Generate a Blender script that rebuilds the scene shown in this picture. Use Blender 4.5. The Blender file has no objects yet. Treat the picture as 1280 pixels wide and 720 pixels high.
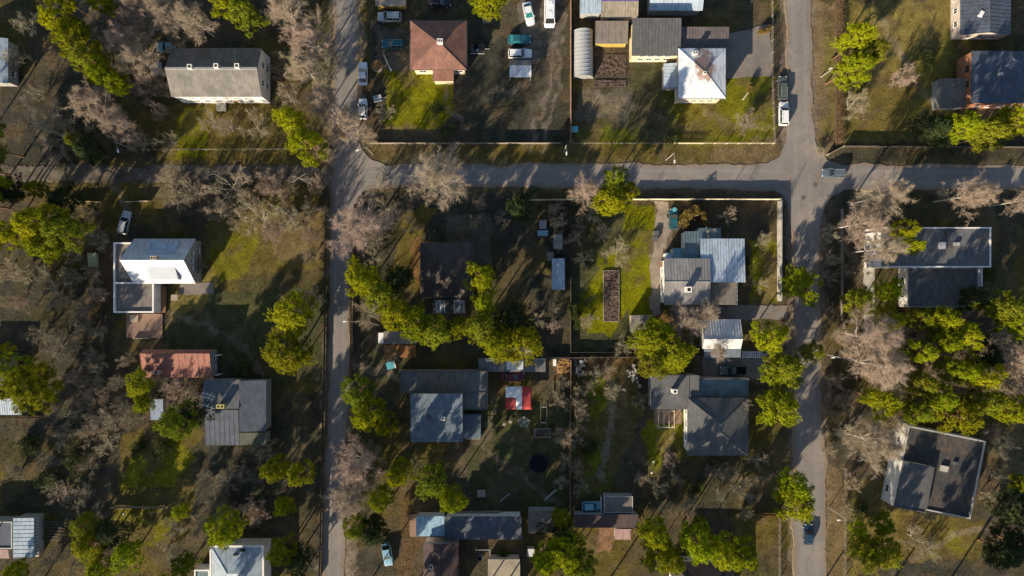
import bpy, bmesh, math, random
import numpy as np
from mathutils import Vector, Matrix

random.seed(7)
RNG = np.random.default_rng(11)
SC = bpy.context.scene
COL = SC.collection
CAM_H, FPX = 140.0, 896.0          # camera height in metres, focal length in photo pixels

def G(px, py, h=0.0):
    """photo position of a point known to be h metres above the ground -> metres"""
    s = (CAM_H - h) / FPX
    return ((px - 640.0) * s, (360.0 - py) * s)

R = math.radians
# ------------------------------------------------------------------ mesh builder
class MB:
    def __init__(s):
        s.v = []; s.f = []; s.m = []; s.mi = 0
    def face(s, idx):
        s.f.append(tuple(idx)); s.m.append(s.mi)
    def poly(s, pts):
        b = len(s.v); s.v += [tuple(p) for p in pts]; s.face(range(b, b + len(pts)))
    def box(s, x0, y0, z0, x1, y1, z1):
        b = len(s.v)
        s.v += [(x0,y0,z0),(x1,y0,z0),(x1,y1,z0),(x0,y1,z0),(x0,y0,z1),(x1,y0,z1),(x1,y1,z1),(x0,y1,z1)]
        for q in ((0,3,2,1),(4,5,6,7),(0,1,5,4),(1,2,6,5),(2,3,7,6),(3,0,4,7)):
            s.face([b+i for i in q])
        return s
    def cbox(s, cx, cy, z0, sx, sy, sz, rz=0.0):
        b = len(s.v); c, n = math.cos(rz), math.sin(rz)
        for z in (z0, z0+sz):
            for x, y in ((-sx/2,-sy/2),(sx/2,-sy/2),(sx/2,sy/2),(-sx/2,sy/2)):
                s.v.append((cx+x*c-y*n, cy+x*n+y*c, z))
        for q in ((0,3,2,1),(4,5,6,7),(0,1,5,4),(1,2,6,5),(2,3,7,6),(3,0,4,7)):
            s.face([b+i for i in q])
        return s
    def hexa(s, bot, top):
        b = len(s.v); s.v += [tuple(p) for p in bot] + [tuple(p) for p in top]; n = len(bot)
        s.face([b+i for i in reversed(range(n))]); s.face([b+n+i for i in range(n)])
        for i in range(n):
            j = (i+1) % n
            s.face([b+i, b+j, b+n+j, b+n+i])
        return s
    def prism(s, pts, z0, z1):
        return s.hexa([(p[0],p[1],z0) for p in pts], [(p[0],p[1],z1) for p in pts])
    def tube(s, p0, p1, r0, r1, n=6, caps=True):
        p0 = Vector(p0); p1 = Vector(p1); d = p1 - p0
        if d.length < 1e-6: return s
        d.normalize(); u = d.orthogonal().normalized(); w = d.cross(u)
        b = len(s.v)
        for p, r in ((p0,r0),(p1,r1)):
            for i in range(n):
                a = 2*math.pi*i/n
                q = p + u*(r*math.cos(a)) + w*(r*math.sin(a)); s.v.append((q.x,q.y,q.z))
        for i in range(n):
            j = (i+1) % n
            s.face([b+i, b+j, b+n+j, b+n+i])
        if caps:
            s.face([b+i for i in reversed(range(n))]); s.face([b+n+i for i in range(n)])
        return s
    def path(s, pts, rads, n=6):
        b = len(s.v); pts = [Vector(p) for p in pts]
        u = None
        for k, p in enumerate(pts):
            d = (pts[min(k+1,len(pts)-1)] - pts[max(k-1,0)]).normalized()
            if u is None: u = d.orthogonal().normalized()
            u = (u - d*u.dot(d)).normalized(); w = d.cross(u)
            for i in range(n):
                a = 2*math.pi*i/n
                q = p + u*(rads[k]*math.cos(a)) + w*(rads[k]*math.sin(a)); s.v.append((q.x,q.y,q.z))
        for k in range(len(pts)-1):
            for i in range(n):
                j = (i+1) % n
                s.face([b+k*n+i, b+k*n+j, b+(k+1)*n+j, b+(k+1)*n+i])
        s.face([b+(len(pts)-1)*n+i for i in range(n)])
        return s
    def spike(s, p, d, L, r):
        """a thin three-sided tapering twig"""
        d = d.normalized(); u = d.orthogonal().normalized(); w = d.cross(u); b = len(s.v)
        a0 = random.random()*6.28
        for i in range(3):
            a = a0 + 2.0944*i
            q = p + u*(r*math.cos(a)) + w*(r*math.sin(a)); s.v.append((q.x,q.y,q.z))
        t = p + d*L; s.v.append((t.x,t.y,t.z))
        s.face((b,b+1,b+3)); s.face((b+1,b+2,b+3)); s.face((b+2,b,b+3))
    def ball(s, c, r, sz=1.0, n=10, m=6):
        b = len(s.v)
        for i in range(m+1):
            th = math.pi*i/m
            for j in range(n):
                a = 2*math.pi*j/n
                s.v.append((c[0]+r*math.sin(th)*math.cos(a), c[1]+r*math.sin(th)*math.sin(a), c[2]+r*sz*math.cos(th)))
        for i in range(m):
            for j in range(n):
                k = (j+1) % n
                s.face([b+i*n+j, b+(i+1)*n+j, b+(i+1)*n+k, b+i*n+k])
        return s
    def mesh(s, name, mats, smooth=False):
        me = bpy.data.meshes.new(name)
        me.from_pydata(s.v, [], s.f)
        for mt in (mats if isinstance(mats, (list,tuple)) else [mats]): me.materials.append(mt)
        if any(s.m): me.polygons.foreach_set('material_index', s.m)
        if smooth: me.polygons.foreach_set('use_smooth', [True]*len(s.f))
        me.update()
        return me
    def build(s, name, mats, parent=None, smooth=False, bevel=0.0):
        o = bpy.data.objects.new(name, s.mesh(name, mats, smooth)); COL.objects.link(o)
        if parent is not None: o.parent = parent
        if bevel:
            md = o.modifiers.new('bevel', 'BEVEL'); md.width = bevel; md.segments = 2; md.limit_method = 'ANGLE'
        return o

def thing(name, label, cat, loc=(0,0,0), rz=0.0, group=None):
    o = bpy.data.objects.new(name, None); COL.objects.link(o)
    o.empty_display_size = 0.3
    o.location = (loc[0], loc[1], loc[2] if len(loc) > 2 else 0.0); o.rotation_euler = (0,0,rz)
    o['label'] = label; o['category'] = cat
    if group: o['group'] = group
    return o
def tag(o, label, cat, group=None):
    o['label'] = label; o['category'] = cat
    if group: o['group'] = group
    return o
def struct(o, kind='structure', label=None, cat=None):
    o['kind'] = kind
    if label: o['label'] = label
    if cat: o['category'] = cat
    return o
KIDS = {}
def copy_tree(src, label=None, parent=None):
    c = src.copy(); COL.objects.link(c)
    if parent is not None: c.parent = parent
    if label: c['label'] = label
    for ch in [o for o in COL.objects if o.parent == src]:
        copy_tree(ch, None, c)
    return c

# ------------------------------------------------------------------ materials
MATS = {}
def mat(name, col, rough=0.85, var=0.25, scale=3.0, col2=None, s2=0.4, amt2=0.5, edge2=0.08, bump=0.0, bscale=20.0,
        metal=0.0, rnd=0.0, spec=0.3, trans=0.0, stretch=None):
    """procedural surface: two noise scales of tone, optional patches of a second colour (dirt, rust, moss)"""
    if name in MATS: return MATS[name]
    m = bpy.data.materials.new(name); MATS[name] = m; m.use_nodes = True
    nt = m.node_tree; N = nt.nodes; Lk = nt.links
    bs = N['Principled BSDF']
    bs.inputs['Roughness'].default_value = rough; bs.inputs['Metallic'].default_value = metal
    bs.inputs['Specular IOR Level'].default_value = spec
    tc = N.new('ShaderNodeTexCoord'); src = tc.outputs['Object']
    if stretch:
        mp = N.new('ShaderNodeMapping'); mp.inputs['Scale'].default_value = stretch
        Lk.new(src, mp.inputs['Vector']); src = mp.outputs['Vector']
    def noise_(sc, det=4.0, ro=0.6):
        n = N.new('ShaderNodeTexNoise'); n.inputs['Scale'].default_value = sc
        n.inputs['Detail'].default_value = det; n.inputs['Roughness'].default_value = ro
        Lk.new(src, n.inputs['Vector']); return n.outputs['Fac']
    def ramp(fac, a, b):
        r = N.new('ShaderNodeMapRange'); r.inputs['From Min'].default_value = a; r.inputs['From Max'].default_value = b
        Lk.new(fac, r.inputs['Value']); return r.outputs['Result']
    def mix(f, a, b):
        x = N.new('ShaderNodeMix'); x.data_type = 'RGBA'
        if isinstance(f, float): x.inputs['Factor'].default_value = f
        else: Lk.new(f, x.inputs['Factor'])
        for k, c in (('A',a),('B',b)):
            sock = [i for i in x.inputs if i.name == k and i.type == 'RGBA'][0]
            if isinstance(c, tuple): sock.default_value = (c[0],c[1],c[2],1)
            else: Lk.new(c, sock)
        return [o for o in x.outputs if o.type == 'RGBA'][0]
    lo = tuple(c*(1-var) for c in col); hi = tuple(min(c*(1+var),0.95) for c in col)
    c = mix(ramp(noise_(scale), 0.3, 0.7), lo, hi)
    if col2:
        f = ramp(noise_(s2, 6.0, 0.65), 0.5-edge2+(0.5-amt2)*0.4, 0.5+edge2+(0.5-amt2)*0.4)
        c = mix(f, c, tuple(col2))
    if name.startswith('roof_') or name.startswith('wall_'):
        # weathering: blotches, drips and lichen
        k = .8 if name.startswith('roof_') else .9
        n9 = N.new('ShaderNodeTexNoise'); n9.inputs['Scale'].default_value = 1.1; n9.inputs['Detail'].default_value = 9; n9.inputs['Roughness'].default_value = .72
        mp9 = N.new('ShaderNodeMapping'); mp9.inputs['Scale'].default_value = (1.8,.55,.55); Lk.new(tc.outputs['Object'], mp9.inputs['Vector']); Lk.new(mp9.outputs['Vector'], n9.inputs['Vector'])
        dk = mix(ramp(n9.outputs['Fac'], .47, .62), c, tuple(x*k*.82 for x in col)); n8 = noise_(4.5, 8.0, .75)
        c = mix(ramp(n8, .56, .70), dk, tuple(min(.8, x*1.18+.015) for x in col))
    if rnd:
        oi = N.new('ShaderNodeObjectInfo'); hs = N.new('ShaderNodeHueSaturation')
        mr = N.new('ShaderNodeMapRange'); mr.inputs['To Min'].default_value = 1-rnd; mr.inputs['To Max'].default_value = 1+rnd
        Lk.new(oi.outputs['Random'], mr.inputs['Value']); Lk.new(mr.outputs['Result'], hs.inputs['Value'])
        mr2 = N.new('ShaderNodeMapRange'); mr2.inputs['To Min'].default_value = 0.488; mr2.inputs['To Max'].default_value = 0.525
        m2 = N.new('ShaderNodeMath'); m2.operation = 'FRACT'; m3 = N.new('ShaderNodeMath'); m3.operation = 'MULTIPLY'
        m3.inputs[1].default_value = 17.3
        Lk.new(oi.outputs['Random'], m3.inputs[0]); Lk.new(m3.outputs[0], m2.inputs[0]); Lk.new(m2.outputs[0], mr2.inputs['Value'])
        Lk.new(mr2.outputs['Result'], hs.inputs['Hue'])
        Lk.new(c, hs.inputs['Color']); c = hs.outputs['Color']
    Lk.new(c, bs.inputs['Base Color'])
    if bump:
        b = N.new('ShaderNodeBump'); b.inputs['Strength'].default_value = 1.0; b.inputs['Distance'].default_value = bump
        Lk.new(noise_(bscale, 3.0), b.inputs['Height']); Lk.new(b.outputs['Normal'], bs.inputs['Normal'])
    if trans:
        tr = N.new('ShaderNodeBsdfTranslucent'); Lk.new(c, tr.inputs['Color'])
        mx = N.new('ShaderNodeMixShader'); mx.inputs['Fac'].default_value = trans
        Lk.new(bs.outputs[0], mx.inputs[1]); Lk.new(tr.outputs[0], mx.inputs[2])
        Lk.new(mx.outputs[0], N['Material Output'].inputs['Surface'])
    return m

# roofs
M_grey   = mat('roof_grey_felt', (.20,.185,.165), .8, .15, 1.2, (.12,.115,.105), .35, .4, .1, .01, 6)
M_brown  = mat('roof_brown_tile', (.235,.115,.085), .75, .2, 1.5, (.15,.08,.065), .5, .4, .1, .02, 12)
M_dark   = mat('roof_dark_grey', (.085,.08,.08), .7, .2, 1.0, (.055,.055,.06), .4, .4, .1, .01, 8)
M_darkbr = mat('roof_dark_brown', (.075,.06,.055), .8, .2, 1.0, (.05,.045,.04), .4, .4, .1, .01, 8)
M_ribgr  = mat('roof_grey_brown_ribbed', (.15,.125,.12), .7, .12, .8, (.10,.09,.09), .3, .4, .1)
M_white  = mat('roof_white_sheet', (.58,.60,.63), .5, .06, .6, (.47,.48,.48), .3, .3, .1)
M_rust   = mat('roof_white_rusty', (.56,.60,.64), .55, .08, .8, (.30,.14,.07), .22, .32, .05)
M_metal  = mat('roof_pale_metal', (.30,.285,.27), .5, .12, .7, (.20,.19,.18), .5, .45, .1, spec=.4, stretch=(1,.25,1))
M_blue   = mat('roof_pale_blue', (.42,.50,.58), .5, .08, .7, (.32,.38,.44), .4, .4, .1)
M_teal   = mat('roof_teal_sheet', (.14,.21,.235), .6, .15, .7, (.09,.12,.13), .5, .45, .1)
M_bluegr = mat('roof_blue_grey', (.145,.185,.225), .6, .1, .7, (.105,.13,.155), .4, .4, .1)
M_navy   = mat('roof_navy_ribbed', (.085,.10,.135), .6, .15, .8, (.06,.07,.085), .5, .4, .1)
M_red    = mat('roof_red_sheet', (.31,.12,.08), .65, .15, .6, (.22,.115,.085), .45, .45, .12)
M_slate  = mat('roof_slate', (.115,.115,.115), .75, .15, 1.2, (.08,.08,.085), .35, .4, .12, .01, 10)
M_flat   = mat('roof_bitumen_flat', (.13,.135,.14), .8, .15, .9, (.19,.15,.115), .22, .38, .06, .01, 8)
M_flat2  = mat('roof_bitumen_dark', (.055,.055,.055), .85, .2, .9, (.10,.075,.06), .25, .4, .08, .01, 8)
M_moss   = mat('roof_mossy', (.10,.105,.09), .9, .2, .9, (.07,.085,.05), .3, .5, .12, .01, 8)
M_taupe  = mat('roof_taupe_felt', (.20,.175,.15), .85, .1, .9, (.15,.13,.115), .5, .45, .12)
M_tanr   = mat('roof_tan_sheet', (.34,.29,.22), .75, .12, .9, (.24,.2,.15), .5, .4, .1)
M_purple = mat('roof_dark_purple', (.085,.055,.055), .75, .15, .9, (.05,.045,.05), .4, .4, .1)
M_pinkr  = mat('roof_pinkish', (.26,.17,.16), .75, .12, .9)
# walls and trim
W_white  = mat('wall_white_render', (.78,.75,.70), .85, .05, .8, (.66,.63,.57), .5, .3, .1)
W_cream  = mat('wall_cream_boards', (.66,.55,.36), .8, .08, 1.0)
W_brick  = mat('wall_orange_brick', (.40,.17,.09), .85, .2, 4.0, (.30,.13,.08), 1.0, .4, .1)
W_pink   = mat('wall_pinkish_render', (.52,.44,.38), .85, .1, 1.0)
W_grey   = mat('wall_grey_render', (.33,.32,.30), .85, .1, 1.0)
W_wood   = mat('wall_brown_boards', (.24,.13,.06), .8, .2, 2.0)
W_yellow = mat('wall_yellow_boards', (.46,.32,.08), .8, .15, 2.0)
M_trim   = mat('white_trim', (.76,.74,.70), .6, .05, 2.0)
M_fascia = mat('grey_trim', (.42,.41,.39), .6, .08, 2.0)
M_glass  = mat('window_glass', (.03,.035,.04), .08, .1, 1.0, spec=.6)
M_conc   = mat('concrete_pale', (.46,.43,.37), .9, .12, 1.5, (.36,.34,.29), .6, .4, .1)
M_chim   = mat('chimney_brick', (.45,.36,.29), .9, .15, 5.0)
M_chimw  = mat('chimney_whitewashed', (.72,.68,.62), .9, .08, 3.0)
M_black  = mat('soot_black', (.012,.012,.013), .9, .1, 3.0)
M_rail   = mat('galvanised_metal', (.50,.50,.50), .45, .08, 3.0, metal=.3)
M_fw     = mat('fence_weathered_boards', (.27,.225,.18), .9, .2, 2.0)
M_fp     = mat('fence_pinkish_boards', (.33,.21,.155), .9, .15, 2.0)
M_fy     = mat('fence_pale_boards', (.62,.55,.38), .85, .1, 1.5)
M_fd     = mat('fence_dark_boards', (.08,.065,.05), .9, .2, 2.0)
M_deck   = mat('deck_boards', (.24,.155,.115), .85, .18, 1.5, stretch=(1,6,1))
M_decko  = mat('deck_orange_boards', (.27,.13,.045), .85, .2, 1.5, stretch=(1,6,1))
M_log    = mat('split_logs', (.42,.24,.09), .9, .35, 3.0)
M_plast  = mat('greenhouse_plastic', (.36,.37,.37), .35, .1, 1.0, spec=.5)
M_plastd = mat('greenhouse_plastic_side', (.30,.30,.29), .5, .15, 1.0)
M_soilb  = mat('bed_dark_soil', (.075,.05,.04), .95, .4, 3.0, (.12,.085,.065), 1.5, .4, .1, .06, 3)
M_tarpr  = mat('canopy_red', (.38,.05,.045), .7, .12, 1.5)
M_tarpw  = mat('canopy_white', (.72,.72,.72), .7, .05, 1.5)
M_cyan   = mat('plastic_cyan', (.10,.36,.42), .5, .1, 2.0)
M_blueb  = mat('plastic_blue', (.10,.20,.38), .5, .1, 2.0)
M_trf    = mat('dark_steel', (.06,.06,.07), .6, .1)
M_net    = mat('trampoline_mat', (.010,.011,.016), .9, .15, 2.0, spec=.1)
M_tyre   = mat('tyre_rubber', (.018,.018,.018), .85, .1, 4.0)
M_lamp   = mat('lamp_lens', (.8,.8,.78), .3, .02, 1.0)
M_tail   = mat('tail_lens', (.35,.02,.02), .3, .05, 1.0)
M_olive  = mat('pale_green_paint', (.36,.36,.2), .8, .1, 2.0)
# plants
M_bark_p = mat('pine_bark', (.20,.11,.06), .95, .3, 4.0)
M_pine   = mat('pine_needles', (.29,.30,.005), .7, .3, .9, rnd=.24, trans=.16, spec=.15)
M_pine2  = mat('pine_needles_greyish', (.235,.25,.014), .75, .3, .9, rnd=.22, trans=.16, spec=.15)
M_dkpine = mat('spruce_needles', (.062,.078,.026), .75, .3, .9, rnd=.2, trans=.15, spec=.15)
M_birchb = mat('birch_bark', (.52,.455,.39), .9, .12, 3.0, (.25,.21,.18), 2.0, .3, .05)
M_birch  = mat('birch_twigs', (.35,.265,.20), .9, .2, .8, rnd=.12)
M_twig   = mat('bare_twigs_tan', (.30,.245,.165), .9, .2, .8, rnd=.14)
M_limb   = mat('bare_bark_grey', (.34,.30,.23), .95, .2, 3.0)
M_gold   = mat('golden_leaves', (.22,.15,.035), .8, .3, 1.5, trans=.15)
M_bushg  = mat('bush_leaves', (.07,.085,.02), .8, .3, 1.5, rnd=.2, trans=.15)
M_hedge  = mat('dry_hedge_twigs', (.20,.125,.06), .95, .3, 1.0)
# ------------------------------------------------------------------ ground
def vnoise(x, y, cell, seed):
    """smooth value noise on arrays"""
    g = np.random.default_rng(seed).random((512, 512))
    xs = x/cell + 137.3; ys = y/cell + 91.7
    xi = np.floor(xs).astype(int); yi = np.floor(ys).astype(int)
    fx = xs-xi; fy = ys-yi; fx = fx*fx*(3-2*fx); fy = fy*fy*(3-2*fy)
    a = g[xi % 512, yi % 512]; b = g[(xi+1) % 512, yi % 512]; c = g[xi % 512, (yi+1) % 512]; d = g[(xi+1) % 512, (yi+1) % 512]
    return (a*(1-fx)+b*fx)*(1-fy) + (c*(1-fx)+d*fx)*fy
def fbm(x, y, cell, seed, n=4):
    t = 0; w = 0; a = 1.0
    for i in range(n):
        t = t + a*vnoise(x, y, cell/2**i, seed+i); w += a; a *= .55
    return t/w
def inside(x, y, poly):
    r = np.zeros(x.shape, bool); n = len(poly); j = n-1
    for i in range(n):
        xi, yi = poly[i]; xj, yj = poly[j]
        if yi != yj:
            r ^= ((yi > y) != (yj > y)) & (x < (xj-xi)*(y-yi)/(yj-yi) + xi)
        j = i
    return r
LAWN = (.150,.150,.003); LAWN2 = (.110,.125,.004); DRYG = (.185,.145,.04); OLIVE = (.115,.090,.022)
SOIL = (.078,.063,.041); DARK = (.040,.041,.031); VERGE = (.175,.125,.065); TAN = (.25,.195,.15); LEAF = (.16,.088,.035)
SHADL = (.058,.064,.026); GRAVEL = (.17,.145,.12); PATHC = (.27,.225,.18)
# outline in photo pixels, colour, strength
PATCHES = [
 ([(0,0),(1280,0),(1280,720),(0,720)], SOIL, .0),
 # worn sandy verges of the streets
 ([(410,-10),(456,-10),(455,180),(450,260),(446,300),(441,480),(438,720),(396,720),(405,480),(409,300)], TAN, .45),
 ([(450,200),(985,200),(985,241),(450,239)], VERGE, .5), ([(1040,201),(1290,201),(1290,242),(1040,242)], VERGE, .4),
 ([(978,-10),(1020,-10),(1022,200),(1033,300),(1036,720),(986,720),(984,300),(978,200)], TAN, .5),
 # left strip of plots
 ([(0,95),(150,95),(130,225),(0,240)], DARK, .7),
 ([(222,128),(345,128),(348,200),(205,205)], OLIVE, .8),
 ([(226,132),(262,132),(256,196),(215,200)], LAWN, .8),
 ([(340,120),(412,150),(410,205),(340,205)], OLIVE, .7),
 ([(140,200),(415,190),(415,206),(140,208)], OLIVE, .5),
 ([(262,262),(408,262),(408,360),(330,372),(248,350)], OLIVE, .95),
 ([(268,300),(322,290),(312,345),(262,352)], LAWN, .6), ([(330,270),(405,262),(408,330),(350,330)], VERGE, .55), ([(300,340),(405,340),(405,365),(300,372)], DARK, .5),
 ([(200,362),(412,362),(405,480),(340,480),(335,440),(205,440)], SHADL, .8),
 ([(222,350),(270,345),(268,372),(205,412)], DRYG, .8),
 ([(100,300),(142,300),(142,480),(85,480)], SOIL, .7),
 ([(108,310),(140,310),(140,395),(112,395)], LEAF, .35),
 ([(0,330),(110,330),(100,480),(0,480)], DARK, .5),
 ([(0,520),(140,520),(130,640),(0,640)], DARK, .55),
 ([(150,545),(232,520),(262,560),(235,640),(145,640)], OLIVE, .95),
 ([(165,570),(225,545),(245,575),(215,610),(150,612)], LAWN, .7),
 ([(142,635),(225,635),(205,680),(150,680)], LAWN, .6),
 ([(240,560),(405,480),(400,720),(330,720),(330,670),(240,660)], DARK, .75),
 # middle column, north of the cross street
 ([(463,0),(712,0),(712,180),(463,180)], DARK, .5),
 ([(482,88),(560,98),(572,135),(540,165),(480,160)], LAWN, .95),
 ([(470,30),(525,45),(505,95),(468,80)], GRAVEL, .5),
 ([(463,150),(600,165),(600,204),(480,204)], VERGE, .6),
 ([(588,30),(712,20),(712,180),(560,180),(590,110)], DARK, .75),  # yard soil darkened, part of its shade put into the colour
 ([(632,5),(712,0),(710,60),(690,120),(665,190),(650,190),(670,90),(640,35)], TAN, .12),
 ([(455,182),(975,182),(975,206),(480,206)], OLIVE, .5),
 ([(830,95),(968,95),(968,182),(830,182)], LAWN, .75),
 ([(855,120),(905,125),(900,180),(850,180)], OLIVE, .6),
 ([(720,60),(790,60),(790,115),(720,115)], SOIL, .8),
 ([(720,112),(786,112),(786,152),(720,152)], GRAVEL, .5),
 ([(716,160),(800,160),(800,182),(716,182)], LAWN2, .6),
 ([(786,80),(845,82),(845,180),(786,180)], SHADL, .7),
 ([(900,175),(975,176),(972,206),(880,206)], VERGE, .6),
 # right of the right street
 ([(1014,0),(1046,0),(1047,180),(1034,200),(1020,190)], VERGE, .95),
 ([(1030,20),(1044,20),(1044,170),(1032,170)], LAWN2, .45),
 ([(1050,0),(1190,0),(1190,180),(1050,180)], DRYG, .8),
 ([(1090,20),(1150,10),(1150,60),(1110,110),(1075,120)], DRYG, .8),
 ([(1060,100),(1150,100),(1130,175),(1060,175)], OLIVE, .8),
 ([(1150,60),(1190,30),(1200,80),(1140,150)], LAWN2, .4),
 ([(1050,184),(1280,184),(1280,207),(1050,207)], DARK, .5),
 ([(1055,237),(1280,237),(1280,280),(1055,280)], DARK, .6),
 # middle column, south of the cross street
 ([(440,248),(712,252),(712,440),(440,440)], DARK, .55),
 ([(505,262),(545,258),(520,310),(535,345),(520,365),(492,352),(498,300)], OLIVE, .95),
 ([(515,300),(545,310),(560,335),(528,360),(508,340)], LEAF, .85),
 ([(560,268),(610,268),(615,330),(560,320)], GRAVEL, .4),
 ([(668,320),(690,318),(690,345),(665,345)], OLIVE, .9),
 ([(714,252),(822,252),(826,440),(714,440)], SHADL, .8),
 ([(785,254),(823,254),(816,330),(814,405),(790,405),(782,380),(765,420),(716,405),(748,345),(778,300)], LAWN, 1.),
 ([(748,325),(756,322),(757,405),(716,404)], LAWN, .8),
 ([(822,252),(836,252),(838,300),(822,330),(826,395),(815,395),(813,330),(818,300)], TAN, .8),
 ([(816,390),(850,388),(842,412),(816,412)], LEAF, .8),
 ([(934,300),(969,285),(970,375),(938,378)], LAWN, .95),
 ([(955,320),(970,320),(970,372),(955,372)], VERGE, .7),
 ([(838,254),(970,254),(970,300),(838,290)], DARK, .6),
 ([(840,382),(985,382),(985,400),(840,400)], GRAVEL, .5),
 ([(870,440),(960,435),(960,480),(870,478)], GRAVEL, .4),
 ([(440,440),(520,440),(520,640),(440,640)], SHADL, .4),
 ([(470,545),(510,530),(495,600),(470,600)], OLIVE, .7),
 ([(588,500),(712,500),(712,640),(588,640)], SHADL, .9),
 ([(690,448),(800,448),(800,480),(690,480)], LEAF, .6),
 ([(714,470),(795,450),(800,520),(760,620),(714,620)], OLIVE, .7),
 ([(735,470),(770,470),(760,520),(735,515)], LAWN2, .8),
 ([(722,568),(750,560),(752,592),(724,618)], LAWN, .8),
 ([(756,470),(790,465),(785,510),(755,540)], VERGE, .6),
 ([(804,525),(856,513),(858,560),(815,592),(806,570)], LAWN, .8),
 ([(820,530),(848,530),(838,575),(822,575)], DRYG, .7),
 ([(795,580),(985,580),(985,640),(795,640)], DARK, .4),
 ([(925,590),(985,570),(985,620),(925,620)], OLIVE, .5),
 ([(850,605),(880,600),(878,625),(850,625)], LAWN2, .5),
 ([(750,655),(770,655),(768,690),(748,690)], (.30,.16,.10), .7),
 ([(500,600),(545,620),(530,680),(510,720),(495,720),(498,680)], LEAF, .45),
 ([(440,545),(460,545),(455,600),(440,600)], OLIVE, .5),
 ([(425,660),(455,650),(440,720),(420,720)], TAN, .5),
 # right plots, south
 ([(1028,250),(1052,260),(1052,470),(1026,470)], SOIL, .5),
 ([(1080,335),(1094,335),(1092,420),(1081,420)], PATHC, .9),
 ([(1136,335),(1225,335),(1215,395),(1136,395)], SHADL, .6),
 ([(1136,385),(1160,370),(1150,405),(1135,410)], LEAF, .7),
 ([(1115,500),(1140,500),(1136,540),(1112,530)], LEAF, .6),
 ([(1032,585),(1055,585),(1055,720),(1032,720)], VERGE, .75),
 ([(1055,600),(1130,600),(1135,650),(1100,720),(1055,720)], DRYG, .65),
 ([(1120,640),(1230,650),(1225,705),(1120,705)], OLIVE, .9),
 ([(1165,680),(1195,655),(1205,690),(1165,703)], LAWN, .5),
 ([(1236,540),(1280,520),(1280,600),(1240,620)], VERGE, .5),
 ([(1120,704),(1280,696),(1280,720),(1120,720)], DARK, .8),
]
def trail(pts, w_):
    L_ = []; R_ = []
    for i_, p_ in enumerate(pts):
        a_ = pts[max(0,i_-1)]; b_ = pts[min(len(pts)-1,i_+1)]; dx_, dy_ = b_[0]-a_[0], b_[1]-a_[1]; l_ = math.hypot(dx_,dy_)
        L_.append((p_[0]-dy_/l_*w_, p_[1]+dx_/l_*w_)); R_.append((p_[0]+dy_/l_*w_, p_[1]-dx_/l_*w_))
    return L_+R_[::-1]
for pts_, w_, k_ in (([(693,40),(690,90),(676,140),(662,192)],3,.4),([(701,40),(699,95),(690,140),(676,192)],3,.4),([(556,108),(562,140),(590,165)],3,.4),([(610,120),(640,110),(662,100)],4,.3),
   ([(205,395),(250,402),(300,430),(330,470)],3,.4),([(262,476),(240,470),(180,480),(140,500)],4,.4),([(590,545),(620,575),(660,600),(700,632)],3,.35),([(610,470),(618,520),(605,560)],4,.4),
   ([(816,412),(790,425),(745,440)],3,.3),([(760,455),(765,520),(750,600)],4,.5),([(840,540),(830,580),(870,640)],3,.4),([(985,590),(940,600),(880,590)],4,.35),([(1050,300),(1072,330),(1080,380)],4,.4),
   ([(1036,500),(1070,520),(1120,560)],4,.4),([(1100,20),(1130,80),(1170,130)],5,.35),([(441,455),(480,462),(498,470)],5,.6),([(30,120),(60,190),(70,230)],4,.3),([(130,215),(150,250),(160,275)],5,.4),
   ([(20,550),(60,575),(120,580)],4,.35),([(250,590),(300,600),(395,600)],4,.35),([(1140,700),(1190,670),(1260,660)],4,.4),([(745,115),(790,130),(830,150)],3,.35),([(880,140),(920,160),(960,160)],3,.3)):
    PATCHES.append((trail(pts_, w_), TAN, k_))
def axis(lim, step, far):
    a = np.arange(-lim, lim+1e-6, step); ext = lim + np.cumsum(step*1.35**np.arange(1, 34))
    ext = ext[ext < far*2.2]
    return np.concatenate([-ext[::-1], a, ext])
def ground_colour(X, Y):
    jx = (fbm(X, Y, 2.4, 21, 3)-.5)*3.0; jy = (fbm(X, Y, 2.4, 31, 3)-.5)*3.0
    PX = 640 + (X+jx)*6.4; PY = 360 - (Y+jy)*6.4
    n1 = fbm(X, Y, 14, 1); n2 = fbm(X, Y, 5, 5); n3 = fbm(X, Y, 1.6, 9, 2)
    base = np.empty(X.shape+(3,))
    w = np.clip((n1-.42)*6, 0, 1)[...,None]; w2 = np.clip((n2-.48)*6, 0, 1)[...,None]
    base[:] = np.array(SOIL)
    base = base*(1-w) + w*np.array(OLIVE)*.9
    base = base*(1-w2*.55) + w2*.55*np.array(DARK)
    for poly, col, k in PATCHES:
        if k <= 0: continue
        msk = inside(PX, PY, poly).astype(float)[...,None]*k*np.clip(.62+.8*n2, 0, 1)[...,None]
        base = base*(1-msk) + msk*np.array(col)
    # worn bare spots and moss in everything
    bare = np.clip((fbm(X, Y, 3.3, 77)-.56)*9, 0, 1)[...,None]*.6
    base = base*(1-bare) + bare*np.array((.105,.076,.042))
    base *= (.75 + .5*n3)[...,None]
    return base
xs = axis(118, .42, 900); ys = axis(72, .42, 900)
GX, GY = np.meshgrid(xs, ys, indexing='xy')
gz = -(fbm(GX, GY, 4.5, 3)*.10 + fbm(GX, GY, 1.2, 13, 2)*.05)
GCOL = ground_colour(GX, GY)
nx, ny = len(xs), len(ys)
me = bpy.data.meshes.new('ground')
co = np.stack([GX, GY, gz], -1).reshape(-1, 3)
i = np.arange(nx*ny).reshape(ny, nx)
quads = np.stack([i[:-1,:-1], i[:-1,1:], i[1:,1:], i[1:,:-1]], -1).reshape(-1, 4)
me.vertices.add(len(co)); me.vertices.foreach_set('co', co.ravel())
me.loops.add(quads.size); me.loops.foreach_set('vertex_index', quads.ravel())
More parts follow.
